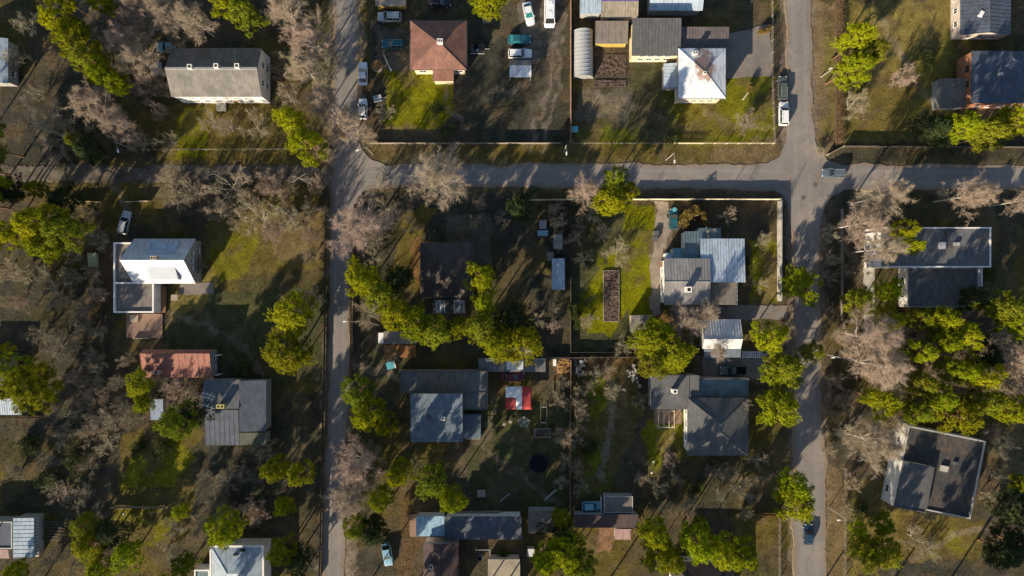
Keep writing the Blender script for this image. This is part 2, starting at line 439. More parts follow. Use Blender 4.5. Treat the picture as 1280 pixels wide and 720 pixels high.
me.polygons.add(len(quads)); me.polygons.foreach_set('loop_start', np.arange(0, quads.size, 4))
me.polygons.foreach_set('use_smooth', np.ones(len(quads), bool))
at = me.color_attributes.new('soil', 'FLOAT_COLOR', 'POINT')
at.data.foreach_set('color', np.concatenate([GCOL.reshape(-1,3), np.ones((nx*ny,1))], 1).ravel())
me.update(calc_edges=True)
def ground_mat(name, attr, fine=.45, bump=.05):
    m = bpy.data.materials.new(name); m.use_nodes = True
    nt = m.node_tree; N = nt.nodes; Lk = nt.links; bs = N['Principled BSDF']
    bs.inputs['Roughness'].default_value = .95; bs.inputs['Specular IOR Level'].default_value = .1
    a = N.new('ShaderNodeAttribute'); a.attribute_name = attr
    tc = N.new('ShaderNodeTexCoord')
    n1 = N.new('ShaderNodeTexNoise'); n1.inputs['Scale'].default_value = 2.6; n1.inputs['Detail'].default_value = 6; n1.inputs['Roughness'].default_value = .7
    n2 = N.new('ShaderNodeTexNoise'); n2.inputs['Scale'].default_value = .55; n2.inputs['Detail'].default_value = 5
    for n in (n1, n2): Lk.new(tc.outputs['Object'], n.inputs['Vector'])
    mr = N.new('ShaderNodeMapRange'); mr.inputs['From Min'].default_value = .3; mr.inputs['From Max'].default_value = .7
    mr.inputs['To Min'].default_value = 1-fine; mr.inputs['To Max'].default_value = 1+fine
    Lk.new(n1.outputs['Fac'], mr.inputs['Value'])
    mr2 = N.new('ShaderNodeMapRange'); mr2.inputs['From Min'].default_value = .3; mr2.inputs['From Max'].default_value = .7
    mr2.inputs['To Min'].default_value = .8; mr2.inputs['To Max'].default_value = 1.2
    Lk.new(n2.outputs['Fac'], mr2.inputs['Value'])
    mu = N.new('ShaderNodeMath'); mu.operation = 'MULTIPLY'
    Lk.new(mr.outputs['Result'], mu.inputs[0]); Lk.new(mr2.outputs['Result'], mu.inputs[1])
    vm = N.new('ShaderNodeVectorMath'); vm.operation = 'SCALE'
    Lk.new(a.outputs['Color'], vm.inputs[0]); Lk.new(mu.outputs[0], vm.inputs['Scale'])
    Lk.new(vm.outputs['Vector'], bs.inputs['Base Color'])
    if bump:
        b = N.new('ShaderNodeBump'); b.inputs['Distance'].default_value = bump; b.inputs['Strength'].default_value = 1
        Lk.new(n1.outputs['Fac'], b.inputs['Height']); Lk.new(b.outputs['Normal'], bs.inputs['Normal'])
    return m
me.materials.append(ground_mat('ground_soil_and_grass', 'soil'))
ground = bpy.data.objects.new('ground', me); COL.objects.link(ground)
struct(ground, 'structure', 'garden ground of dark soil, dry leaves and yellow-green winter grass', 'ground')

# ------------------------------------------------------------------ roads, lanes and paved yards
M_road = mat('road_old_asphalt', (.25,.22,.195), .9, .10, .35, (.20,.18,.165), .12, .5, .12, .012, 14)
def road_wear():
    """old asphalt: repair patches, cracks, wheel tracks and sand washed in from the verges"""
    nt = M_road.node_tree; N = nt.nodes; Lk = nt.links; bs = N['Principled BSDF']; c = bs.inputs['Base Color'].links[0].from_socket
    tc = N.new('ShaderNodeTexCoord')
    def mixc(f, a, b):
        mx = N.new('ShaderNodeMix'); mx.data_type = 'RGBA'; q = [i for i in mx.inputs if i.type == 'RGBA']; Lk.new(f, mx.inputs['Factor'])
        for so_, v in zip(q, (a, b)):
            if isinstance(v, tuple): so_.default_value = v+(1,)
            else: Lk.new(v, so_)
        return [o for o in mx.outputs if o.type == 'RGBA'][0]
    def mrange(v, a, b, c_, d):
        m = N.new('ShaderNodeMapRange'); m.inputs['From Min'].default_value = a; m.inputs['From Max'].default_value = b; m.inputs['To Min'].default_value = c_; m.inputs['To Max'].default_value = d
        Lk.new(v, m.inputs['Value']); return m.outputs['Result']
    nz = N.new('ShaderNodeTexNoise'); nz.inputs['Scale'].default_value = .5; nz.inputs['Detail'].default_value = 8; nz.inputs['Roughness'].default_value = .7; Lk.new(tc.outputs['Object'], nz.inputs['Vector'])
    n2 = N.new('ShaderNodeTexNoise'); n2.inputs['Scale'].default_value = 2.2; n2.inputs['Detail'].default_value = 6; Lk.new(tc.outputs['Object'], n2.inputs['Vector'])
    vo = N.new('ShaderNodeTexVoronoi'); vo.inputs['Scale'].default_value = .16; vo.distance = 'CHEBYCHEV'; Lk.new(tc.outputs['Object'], vo.inputs['Vector'])
    sp = N.new('ShaderNodeSeparateColor'); Lk.new(vo.outputs['Color'], sp.inputs['Color'])
    c = mixc(mrange(sp.outputs['Red'], .72, .74, 0, .45), c, (.165,.155,.145))
    wv = N.new('ShaderNodeVectorMath'); wv.operation = 'MULTIPLY_ADD'; wv.inputs[1].default_value = (1.6,1.6,0); Lk.new(n2.outputs['Color'], wv.inputs[0]); Lk.new(tc.outputs['Object'], wv.inputs[2])
    ve = N.new('ShaderNodeTexVoronoi'); ve.feature = 'DISTANCE_TO_EDGE'; ve.inputs['Scale'].default_value = .33; Lk.new(wv.outputs['Vector'], ve.inputs['Vector'])
    c = mixc(mrange(ve.outputs['Distance'], .0, .03, .32, 0), c, (.085,.078,.07))
    c = mixc(mrange(nz.outputs['Fac'], .58, .66, 0, .35), c, (.14,.128,.118))
    at = N.new('ShaderNodeAttribute'); at.attribute_name = 'across'
    ab = N.new('ShaderNodeMath'); ab.operation = 'ABSOLUTE'; Lk.new(at.outputs['Fac'], ab.inputs[0])
    tk = N.new('ShaderNodeMath'); tk.operation = 'COMPARE'; tk.inputs[1].default_value = .45; tk.inputs[2].default_value = .14; Lk.new(ab.outputs[0], tk.inputs[0])
    tm = N.new('ShaderNodeMath'); tm.operation = 'MULTIPLY'; Lk.new(tk.outputs[0], tm.inputs[0]); Lk.new(mrange(n2.outputs['Fac'], .3, .7, .05, .4), tm.inputs[1])
    c = mixc(tm.outputs[0], c, (.285,.255,.23))
    ed = N.new('ShaderNodeMath'); ed.operation = 'MULTIPLY_ADD'; ed.inputs[1].default_value = .8; Lk.new(nz.outputs['Fac'], ed.inputs[0]); Lk.new(ab.outputs[0], ed.inputs[2])
    c = mixc(mrange(ed.outputs[0], 1.14, 1.36, 0, .85), c, (.215,.155,.10))
    Lk.new(c, bs.inputs['Base Color'])
road_wear()
M_lane = mat('lane_gravel', (.15,.125,.10), .95, .25, .8, (.075,.062,.042), .35, .5, .1, .02, 10)
M_drive = mat('driveway_paving', (.20,.175,.15), .9, .12, .8, (.15,.135,.12), .3, .4, .1, .008, 10)
def resample(pts, step=1.2):
    out = []
    for (a, b) in zip(pts[:-1], pts[1:]):
        n = max(1, int(math.hypot(b[0]-a[0], b[1]-a[1])/step))
        for k in range(n): out.append((a[0]+(b[0]-a[0])*k/n, a[1]+(b[1]-a[1])*k/n))
    out.append(pts[-1]); return out
def at_param(pts, t):
    d = [0]
    for a, b in zip(pts[:-1], pts[1:]): d.append(d[-1]+math.hypot(b[0]-a[0], b[1]-a[1]))
    s = t*d[-1]
    for k in range(len(pts)-1):
        if s <= d[k+1] or k == len(pts)-2:
            f = (s-d[k])/max(1e-9, d[k+1]-d[k]); a, b = pts[k], pts[k+1]
            return (a[0]+(b[0]-a[0])*f, a[1]+(b[1]-a[1])*f)
def strip(name, left_px, right_px, z, m, label, jit=.05, n=260, m_across=1):
    L = [G(*p) for p in left_px]; Rr = [G(*p) for p in right_px]
    mb = MB(); prev = None; wa = np.convolve(np.random.default_rng(len(name)).normal(0,1,n+9), np.ones(7)/7, 'same')*.45; wb = np.convolve(np.random.default_rng(len(name)+5).normal(0,1,n+9), np.ones(7)/7, 'same')*.45
    for k in range(n+1):
        a = at_param(L, k/n); b = at_param(Rr, k/n)
        dx, dy = b[0]-a[0], b[1]-a[1]; l = math.hypot(dx, dy); dx /= l; dy /= l
        ja = random.gauss(0, jit)+wa[k+4]; jb = random.gauss(0, jit)+wb[k+4]
        row = []
        for (q, zz) in (((a[0]+dx*ja-dx*.25, a[1]+dy*ja-dy*.25), -.12), ((a[0]+dx*ja, a[1]+dy*ja), z),
                  (((a[0]+b[0])/2, (a[1]+b[1])/2), z+.0), ((b[0]+dx*jb, b[1]+dy*jb), z), ((b[0]+dx*jb+dx*.25, b[1]+dy*jb+dy*.25), -.12)):
            row.append(len(mb.v)); mb.v.append((q[0], q[1], zz))
        if prev:
            for c in range(4): mb.face((prev[c], row[c], row[c+1], prev[c+1])[::-1] if False else (prev[c], prev[c+1], row[c+1], row[c]))
        prev = row
    o = mb.build(name, m); at_ = o.data.attributes.new('across', 'FLOAT', 'POINT'); at_.data.foreach_set('value', np.tile([-1.,-1.,0.,1.,1.], n+1))
    struct(o, 'structure', label, 'road'); return o
strip('street', [(419,-60),(418,60),(417,120),(416,200),(414,240),(413,300),(411,400),(410,480),(407,560),(405,640),(401,780)],
      [(449,-60),(448,60),(447,120),(447,180),(447,240),(441,300),(437,400),(436,480),(433,560),(431,640),(432,690),(426,780)], .022, M_road, 'narrow grey street running down the left part of the picture')
strip('cross_street', [(430,207),(520,206),(760,205),(1000,206),(1150,206),(1400,206)], [(430,233),(520,233),(760,234),(1000,237),(1150,237),(1400,236)], .028, M_road,
      'grey street crossing between the two long streets')
strip('wide_street', [(983,-60),(984,60),(984,150),(985,240),(990,300),(993,400),(993,480),(992,560),(992,640),(993,780)],
      [(1013,-60),(1014,60),(1016,150),(1023,240),(1024,300),(1026,400),(1025,480),(1031,560),(1032,640),(1033,780)], .034, M_road, 'grey street running down the right part of the picture')
def sheet(name, px, z, m, label, cat='paving', kind='structure', jit=.1, th=.14):
    pts = resample([G(*p) for p in px] + [G(*px[0])], .8)[:-1]
    pts = [(x+random.gauss(0,jit), y+random.gauss(0,jit)) for x, y in pts]
    if sum(a[0]*b[1]-b[0]*a[1] for a, b in zip(pts, pts[1:]+pts[:1])) < 0: pts = pts[::-1]
    mb = MB(); mb.prism(pts, z-th, z); o = mb.build(name, m)
    if kind: struct(o, kind, label, cat)
    return o
def corner(px, z, label): return sheet('street_corner', px, z, M_road, label, 'road', jit=.05)
corner([(440,170),(448,172),(452,186),(462,198),(482,206),(500,212),(440,216)], .040, 'rounded street corner below the parked white car')
corner([(440,262),(442,262),(446,248),(456,238),(476,233),(490,228),(438,226)], .040, 'rounded street corner by the large bare birch')
corner([(990,150),(984,152),(983,176),(974,196),(955,206),(945,212),(992,214)], .044, 'rounded street corner below the parked white car of the right street')
corner([(1010,150),(1016,152),(1020,182),(1034,200),(1056,207),(1066,214),(1008,216)], .044, 'rounded street corner where the silver car turns')
corner([(950,231),(964,237),(979,243),(986,258),(989,285),(996,290),(996,228)], .044, 'rounded street corner beside the fenced garden')
corner([(1068,231),(1054,238),(1036,248),(1027,268),(1024,292),(1018,292),(1016,228)], .044, 'rounded street corner by the leaning birches')
strip('lane', [(-40,208),(140,208),(300,207),(420,208)], [(-40,226),(140,226),(300,226),(420,230)], .014, M_lane, 'rough gravel lane left of the left street', jit=.14)
sheet('driveway', [(905,44),(962,30),(966,95),(908,98)], .016, M_drive, 'paved drive between the rust-stained white roof and the right street', 'driveway')
sheet('yard', [(648,-10),(712,-10),(708,30),(690,70),(660,80),(648,40)], .012, M_lane, 'worn gravel yard with parked cars', 'yard', jit=.3)
sheet('garden_path', [(821,252),(836,252),(837,292),(828,318),(825,392),(815,394),(813,330),(819,300)], .016, mat('path_sand', (.30,.245,.195), .95, .12, .8, (.2,.16,.12), .5, .4, .1, .01, 8),
      'sandy garden path beside the pale metal-roofed house', 'path', jit=.2)
sheet('paved_path', [(226,354),(266,353),(268,367),(222,368)], .016, M_drive, 'grey path in front of the white-roofed house', 'path')
sheet('concrete_path', [(1080,334),(1093,334),(1093,425),(1081,425)], .016, M_conc, 'pale concrete path below the long flat-roofed block', 'path')
sheet('paved_yard', [(838,382),(984,382),(984,398),(928,400),(850,398)], .012, M_drive, 'grey yard between the metal-roofed house and its garage', 'yard')
sheet('car_yard', [(878,447),(962,440),(962,474),(878,474)], .012, M_drive, 'dark yard with the parked pickup', 'yard')
for lb_, px_, py_ in (('dark round manhole cover in the street crossing, upper of two', 1019, 231), ('dark round manhole cover in the street crossing, lower of two', 1004, 247)):
    t_ = thing('manhole_cover', lb_, 'manhole cover', G(px_, py_)); MB().tube((0,0,.03),(0,0,.058),.42,.42,18).build('rim', M_lane, t_); MB().tube((0,0,.03),(0,0,.064),.34,.34,18).build('lid', M_slate, t_)
# ------------------------------------------------------------------ buildings
def prect(x0, y0, x1, y1, h):
    """photo rectangle seen at height h -> metre rectangle (x0,y0,x1,y1), y up"""
    a = G(x0, y1, h); b = G(x1, y0, h)
    return [a[0], a[1], b[0], b[1]]
def house(name, label, cat, rect_px, h, group=None):
    r = prect(*rect_px, h); cx, cy = (r[0]+r[2])/2, (r[1]+r[3])/2
    t = thing(name, label, cat, (cx, cy), 0, group)
    t['_c'] = 0; del t['_c']
    return t
def loc(t, r):
    return [r[0]-t.location.x, r[1]-t.location.y, r[2]-t.location.x, r[3]-t.location.y]
def lp(t, px, py, h):
    x, y = G(px, py, h); return x-t.location.x, y-t.location.y
def ins(r, o): return [r[0]+o, r[1]+o, r[2]-o, r[3]-o]
def ribs_quad(mb, a, b, c, d, step, wd=.06, ht=.05):
    """raised seams on the slope a-b (eave) d-c (ridge)"""
    a, b, c, d = map(Vector, (a, b, c, d)); n = (b-a).cross(d-a).normalized()
    if n.z < 0: n = -n
    k = max(2, int((b-a).length/step)); e = (b-a).normalized()*wd/2
    for i in range(k+1):
        f = min(max(i/k, .004), .996); p = a.lerp(b, f); q = d.lerp(c, f)
        mb.hexa([p-e-n*.02, p+e-n*.02, q+e-n*.02, q-e-n*.02], [p-e+n*ht, p+e+n*ht, q+e+n*ht, q-e+n*ht])
GUT = []
def gable(t, r, he, rise, m, wm, axis='x', over=.35, ribs=0, off=0.0, wall=True, th=.14, h0=-.2, rname='roof'):
    x0, y0, x1, y1 = r
    def T(u, v, z): return (u, v, z) if axis == 'x' else (v, u, z)
    a0, a1, b0, b1 = (x0, x1, y0, y1) if axis == 'x' else (y0, y1, x0, x1)
    bm = (b0+b1)/2+off
    prof = [(b0, he), (bm, he+rise), (b1, he), (b1, he-th), (bm, he+rise-th), (b0, he-th)]
    mb = MB(); n = len(mb.v)
    A = [T(a0, v, z) for v, z in prof]; B = [T(a1, v, z) for v, z in prof]; mb.v += A+B
    mb.face((0,1,4,5)); mb.face((1,2,3,4)); mb.face((11,10,7,6)); mb.face((10,9,8,7))
    for i in range(6):
        j = (i+1) % 6; mb.face((i, 6+i, 6+j, j))
    if ribs:
        ribs_quad(mb, A[0], B[0], B[1], A[1], ribs); ribs_quad(mb, A[2], B[2], B[1], A[1], ribs)
    for k_ in (0, 2):
        sg = 1 if k_ == 0 else -1; gt = MB(); gt.tube(T(a0, prof[k_][0]+sg*.07, he-.08), T(a1, prof[k_][0]+sg*.07, he-.08), .075, .075, 6); GUT.append(gt)
    # ridge cap
    mb.tube(T(a0+.003, bm, he+rise+.01), T(a1-.003, bm, he+rise+.01), .09, .09, 6)
    ro = mb.build(rname, m, t)
    bpy_fix(ro)
    for gt in GUT: gt.build('gutter', M_slate, ro)
    GUT.clear()
    if wall:
        c0, c1 = a0+over, a1-over; d0, d1 = b0+over, b1-over
        def zt(v): return he+rise*(1-abs(v-bm)/((bm-b0) if v < bm else (b1-bm)))-th-.01
        w = MB(); P = [(d0, h0), (d1, h0), (d1, zt(d1)), (bm, he+rise-th-.01), (d0, zt(d0))]
        w.v += [T(c0, v, z) for v, z in P]+[T(c1, v, z) for v, z in P]
        w.face((0,1,2,3,4)); w.face((9,8,7,6,5))
        for i in range(5): j = (i+1) % 5; w.face((i, 5+i, 5+j, j))
        bpy_fix(w.build('wall', wm, t))
    return ro
def bpy_fix(o):
    bm = bmesh.new(); bm.from_mesh(o.data); bmesh.ops.recalc_face_normals(bm, faces=bm.faces); bm.to_mesh(o.data); bm.free()
def hip(t, r, he, rise, m, wm, over=.4, ridge=.0, axis='x', px=None, wall=True, th=.16, h0=-.2, caps=True):
    x0, y0, x1, y1 = r; cx, cy = ((x0+x1)/2, (y0+y1)/2) if px is None else px
    p = [(cx-ridge/2, cy, he+rise), (cx+ridge/2, cy, he+rise)] if axis == 'x' else [(cx, cy-ridge/2, he+rise), (cx, cy+ridge/2, he+rise)]
    mb = MB(); e = [(x0,y0,he),(x1,y0,he),(x1,y1,he),(x0,y1,he)]; u = [(a,b,he-th) for a,b,_ in e]
    mb.v += e+u+p
    for i in range(4): j = (i+1) % 4; mb.face((i, 4+i, 4+j, j))
    mb.face((7,6,5,4))
    if ridge < .02:
        for i in range(4): mb.face((i, (i+1) % 4, 8))
    elif axis == 'x': mb.face((0,1,9,8)); mb.face((1,2,9)); mb.face((2,3,8,9)); mb.face((3,0,8))
    else: mb.face((0,1,8)); mb.face((1,2,9,8)); mb.face((2,3,9)); mb.face((3,0,8,9))
    ro = mb.build('roof', m, t); bpy_fix(ro)
    if caps:
        cb = MB()
        for i, q in ((0, p[0]), (1, p[0] if axis == 'y' else p[1]), (2, p[1]), (3, p[1] if axis == 'y' else p[0])):
            cb.tube((e[i][0], e[i][1], he+.01), (q[0], q[1], he+rise+.01), .07, .07, 5)
        cb.build('hip_cap', m, ro)
        for a_, b_, ox, oy in ((0,1,0,-.07),(1,2,.07,0),(2,3,0,.07),(3,0,-.07,0)):
            MB().tube((e[a_][0]+ox,e[a_][1]+oy,he-.09),(e[b_][0]+ox,e[b_][1]+oy,he-.09),.07,.07,6).build('gutter', M_slate, ro)
    if wall:
        w = MB(); q = ins(r, over); w.box(q[0], q[1], h0, q[2], q[3], he-th-.005); w.build('wall', wm, t)
    return ro
def shed(t, r, zc, m, wm, over=.25, ribs=0, rdir='y', wall=True, th=.12, h0=-.2, posts=None, rname='roof'):
    """single slope; zc = height at (x0y0, x1y0, x1y1, x0y1)"""
    x0, y0, x1, y1 = r; P = [(x0,y0),(x1,y0),(x1,y1),(x0,y1)]
    top = [(a,b,z) for (a,b),z in zip(P, zc)]
    mb = MB(); mb.hexa([(a,b,z-th) for a,b,z in top], top)
    if ribs:
        if rdir == 'y': ribs_quad(mb, top[0], top[1], top[2], top[3], ribs)
        else: ribs_quad(mb, top[1], top[2], top[3], top[0], ribs)
    ro = mb.build(rname, m, t)
    def z(x, y):
        f = (x-x0)/(x1-x0); g = (y-y0)/(y1-y0)
        return (zc[0]*(1-f)+zc[1]*f)*(1-g)+(zc[3]*(1-f)+zc[2]*f)*g
    q = ins(r, over); Q = [(q[0],q[1]),(q[2],q[1]),(q[2],q[3]),(q[0],q[3])]
    if wall:
        MB().hexa([(a,b,h0) for a,b in Q], [(a,b,z(a,b)-th-.005) for a,b in Q]).build('wall', wm, t)
    elif posts:
        for a, b in Q: MB().box(a-.06, b-.06, h0, a+.06, b+.06, z(a,b)-th-.004).build('post', posts, t)
    return ro
def flat(t, r, h, m, wm, par=.35, pw=.28, pm=None, over=.0, h0=-.2, wall=True):
    """flat roof inside a raised edge; h is the top of the edge"""
    q = ins(r, over)
    if wall: MB().box(q[0], q[1], h0, q[2], q[3], h-par-.13).build('wall', wm, t)
    ro = MB().box(r[0]+.004, r[1]+.004, h-par-.12, r[2]-.004, r[3]-.004, h-par).build('roof', m, t)
    if par > 0:
        p = MB(); z0 = h-par-.125
        p.box(r[0], r[1], z0, r[2], r[1]+pw, h); p.box(r[0], r[3]-pw, z0, r[2], r[3], h)
        p.box(r[0], r[1]+pw, z0, r[0]+pw, r[3]-pw, h); p.box(r[2]-pw, r[1]+pw, z0, r[2], r[3]-pw, h)
        p.build('parapet', pm or M_fascia, t)
    return ro
def chimney(par, x, y, z0, z1, w=.6, d=.6, m=None, pots=1):
    mb = MB(); mb.box(x-w/2, y-d/2, z0, x+w/2, y+d/2, z1); mb.box(x-w/2-.05, y-d/2-.05, z1+.002, x+w/2+.05, y+d/2+.05, z1+.12)
    o = mb.build('chimney', m or M_chim, par)
    f = MB(); s = w/max(1, pots)
    for k in range(pots):
        c = x-w/2+s*(k+.5); f.box(c-s*.32, y-d*.3, z1+.1, c+s*.32, y+d*.3, z1+.135)
    f.build('flue', M_black, o)
    return o
def windows(t, r, side, z, n, w=1.1, hh=1.2, a=.12, b=.88, frame=None, sill=True):
    frame = frame or M_trim
    for i in range(n):
        f = a+(b-a)*((i+.5)/n)
        fr = MB(); pn = MB(); D0, D1 = -.06, .05
        if side in 'SN':
            c = r[0]+(r[2]-r[0])*f; y = r[1] if side == 'S' else r[3]; s = -1 if side == 'S' else 1
            def bx(mb, u0, z0, u1, z1, d0, d1):
                ya, yb = sorted((y+s*d0, y+s*d1)); mb.box(u0, ya, z0, u1, yb, z1)
        else:
            c = r[1]+(r[3]-r[1])*f; x = r[0] if side == 'W' else r[2]; s = -1 if side == 'W' else 1
            def bx(mb, u0, z0, u1, z1, d0, d1):
                xa, xb = sorted((x+s*d0, x+s*d1)); mb.box(xa, u0, z0, xb, u1, z1)
        k = .08
        bx(fr, c-w/2, z, c-w/2+k, z+hh, D0, D1); bx(fr, c+w/2-k, z, c+w/2, z+hh, D0, D1)
        bx(fr, c-w/2+k, z, c+w/2-k, z+k, D0, D1); bx(fr, c-w/2+k, z+hh-k, c+w/2-k, z+hh, D0, D1)
        bx(fr, c-.03, z+k, c+.03, z+hh-k, D0, D1-.005)
        if sill: bx(fr, c-w/2-.06, z-.06, c+w/2+.06, z-.002, D0, D1+.08)
        bx(pn, c-w/2+k+.002, z+k+.002, c+w/2-k-.002, z+hh-k-.002, D0, .02)
        o = fr.build('window', frame, t); pn.build('pane', M_glass, o)
def door(t, r, side, f, m=None, w=1.0, hh=2.05):
    mb = MB(); hd = MB()
    if side in 'SN':
        c = r[0]+(r[2]-r[0])*f; y = r[1] if side == 'S' else r[3]; s = -1 if side == 'S' else 1
        ya, yb = sorted((y-s*.05, y+s*.04)); mb.box(c-w/2, ya, 0, c+w/2, yb, hh); hd.cbox(c+w*.36, y+s*.07, 1.0, .12, .06, .04)
    else:
        c = r[1]+(r[3]-r[1])*f; x = r[0] if side == 'W' else r[2]; s = -1 if side == 'W' else 1
        xa, xb = sorted((x-s*.05, x+s*.04)); mb.box(xa, c-w/2, 0, xb, c+w/2, hh); hd.cbox(x+s*.07, c+w*.36, 1.0, .06, .12, .04)
    o = mb.build('door', m or W_wood, t); hd.build('handle', M_rail, o)
def boxpart(t, name, m, x, y, z, sx, sy, sz, par=None, bevel=0):
    return MB().cbox(x, y, z, sx, sy, sz).build(name, m, par or t, bevel=bevel)

# 1 grey gable house, top left
t = house('gable_house', 'long house with grey gable roof, three chimneys and a sunlit white front wall', 'house', (214,60,327,121), 5.2)
r = loc(t, prect(214,60,327,121,5.2)); w = ins(r, .16)
ro = gable(t, r, 5.2, 2.5, M_grey, W_white, 'x', .16)
for px, py in ((238,84),(271,83),(297,83)):
    x, y = lp(t, px, py, 7.9); chimney(ro, x, y, 7.0, 8.3, .75, .75, M_chimw)
MB().box(r[0]+.01, -.2, 7.60, r[2]-.01, .2, 7.76).build('ridge_strip', M_rail, ro)
windows(t, w, 'S', 1.0, 6); windows(t, w, 'S', 3.3, 6, hh=.9); windows(t, w, 'E', 1.0, 2); windows(t, w, 'E', 3.4, 2); door(t, w, 'S', .62)
MB().box(r[0]+6.5, w[1]-1.6, -.1, r[0]+8.3, w[1]-.002, .35).build('front_step', M_conc, t)
# 2 brown hip house
t = house('hip_house', 'house with a brown pyramid roof, white chimney and cream front wall', 'house', (513,26,583,87), 4.6)
r = loc(t, prect(513,26,583,87,4.6)); w = ins(r, .5)
ro = hip(t, r, 4.6, 2.3, M_brown, W_cream, .5, .3)
x, y = lp(t, 550, 52, 7.3); chimney(ro, x, y, 6.2, 7.7, 1.0, .7, M_chimw, 3)
q = loc(t, prect(541,91,567,101,2.9)); q[3] = w[1]+.2
shed(t, [q[0], q[1], q[2], w[1]-.003], (2.7,2.7,3.2,3.2), M_brown, W_cream, .2, rname='porch_roof')
windows(t, w, 'S', 1.2, 1, 1.4, a=.04, b=.28); windows(t, w, 'S', 1.2, 1, 1.4, a=.78, b=1.); windows(t, w, 'W', 1.2, 3); windows(t, w, 'E', 1.2, 3)
# 3 shed at the top edge beside the street
t = house('garden_shed', 'small tan-roofed shed with yellow boarded front at the top edge, above the silver car', 'shed', (469,-12,507,7), 2.4)
r = loc(t, prect(469,-12,507,7,2.4)); shed(t, r, (2.3,2.3,2.9,2.9), M_tanr, W_yellow, .2); door(t, ins(r,.2), 'S', .3)
# 4 carport with white ribbed panel
t = house('carport', 'carport with a grey back roof and white ribbed front roof beside a row of cars', 'carport', (637,75,664,96), 2.4)
r = loc(t, prect(637,75,664,96,2.4)); k = r[3]-1.05
shed(t, [r[0], k+.01, r[2], r[3]], (2.6,2.6,2.5,2.5), M_taupe, W_grey, .1, wall=False, posts=M_rail)
shed(t, [r[0], r[1], r[2], k-.01], (2.2,2.2,2.55,2.55), M_white, W_grey, .1, ribs=.55, wall=False, posts=M_rail)
MB().box(r[0]+.3, r[3]-.35, -.1, r[2]-.3, r[3]-.25, 2.3).build('back_panel', W_grey, t)
# 5 greenhouse
t = house('greenhouse', 'long arched plastic greenhouse along the pinkish fence', 'greenhouse', (717,38,742,96), 1.6)
r = loc(t, prect(717,38,742,96,1.2)); hw = (r[2]-r[0])/2; mb = MB(); n = 14; L0, L1 = r[1], r[3]
for i in range(n):
    a0, a1 = math.pi*i/n, math.pi*(i+1)/n
    p = [(hw*math.cos(a), 2.5*math.sin(a)**.8 if math.sin(a) > 0 else 0) for a in (a0, a1)]
    mb.poly([(p[0][0], L0, p[0][1]), (p[0][0], L1, p[0][1]), (p[1][0], L1, p[1][1]), (p[1][0], L0, p[1][1])])
arch = [(hw*math.cos(math.pi*i/n), max(0., 2.5*max(0, math.sin(math.pi*i/n))**.8)) for i in range(n+1)]
mb.build('plastic_skin', M_plast, t, smooth=True)
for yy, nm in ((L0+.01, 'end_panel'), (L1-.01, 'end_panel')):
    e = MB(); e.poly([(x, yy, z) for x, z in arch]); e.build(nm, M_plastd, t)
for k in range(13):
    yy = L0+(L1-L0)*k/12; e = MB(); e.path([(x*1.012, yy, z*1.012) for x, z in arch], [.035]*len(arch), 4); e.build('hoop', M_rail, t)
MB().box(-hw*.35, L0-.04, 0, hw*.35, L0-.001, 1.9).build('door', M_plastd, t)
# 6 small building with bluish roof and tan lean-to at the top
t = house('outbuilding', 'outbuilding with a pale blue roof at the top edge beside the tan shed', 'outbuilding', (725,-14,752,17), 3.)
r = loc(t, prect(725,-14,751.5,17,3.)); shed(t, r, (2.9,3.,3.2,3.1), M_blue, W_grey, .2, ribs=.8)
t = house('tan_shed', 'shed with a tan corrugated roof and blue ridge at the top edge', 'shed', (752,1,798,22), 3.1)
r = loc(t, prect(752,1.5,798,22,3.1)); ro = shed(t, r, (2.7,2.7,3.3,3.3), M_tanr, W_cream, .2, ribs=.5)
MB().box(r[0], r[3]+.002, 3.1, r[2], r[3]+.2, 3.36).build('ridge_board', mat('paint_violet_blue', (.05,.03,.35), .6, .1), ro); door(t, ins(r,.2), 'S', .25)
t = house('grey_shed', 'shed with a grey felt roof and sunlit yellow front beside the long dark roof', 'shed', (744,27,785,54), 2.8)
r = loc(t, prect(744,27,785,54,2.8)); shed(t, r, (2.6,2.6,3.2,3.2), M_taupe, W_yellow, .2, ribs=1.1)
# 7 house with the long dark roof, ribbed extension and rust-stained hip
t = house('dark_roofed_house', 'long house with a plain dark grey sloping roof and cream front', 'house', (790,24,852,69), 5.)
r = loc(t, prect(790,24,851,69,5.)); shed(t, r, (4.7,4.7,5.6,5.6), M_slate, W_cream, .3, ribs=.6); w = ins(r,.3)
windows(t, w, 'S', 1.0, 4); windows(t, w, 'S', 3.2, 4, hh=.9)
q = loc(t, prect(852,34,911,56,3.9)); q[0] = r[2]-.1+.15
shed(t, [q[0], q[1]-2.2, q[2], q[3]], (3.7,3.7,4.1,4.1), M_ribgr, W_grey, .2, ribs=.55)
t = house('rusty_roofed_house', 'house with a white metal hip roof streaked with rust from its peak', 'house', (848,60,907,123), 5.0)
r = loc(t, prect(848,60.5,907,123,5.0)); w = ins(r,.4)
M_rustm = mat('roof_white_rust_streaks', (.70,.72,.74), .5, .07, .8)
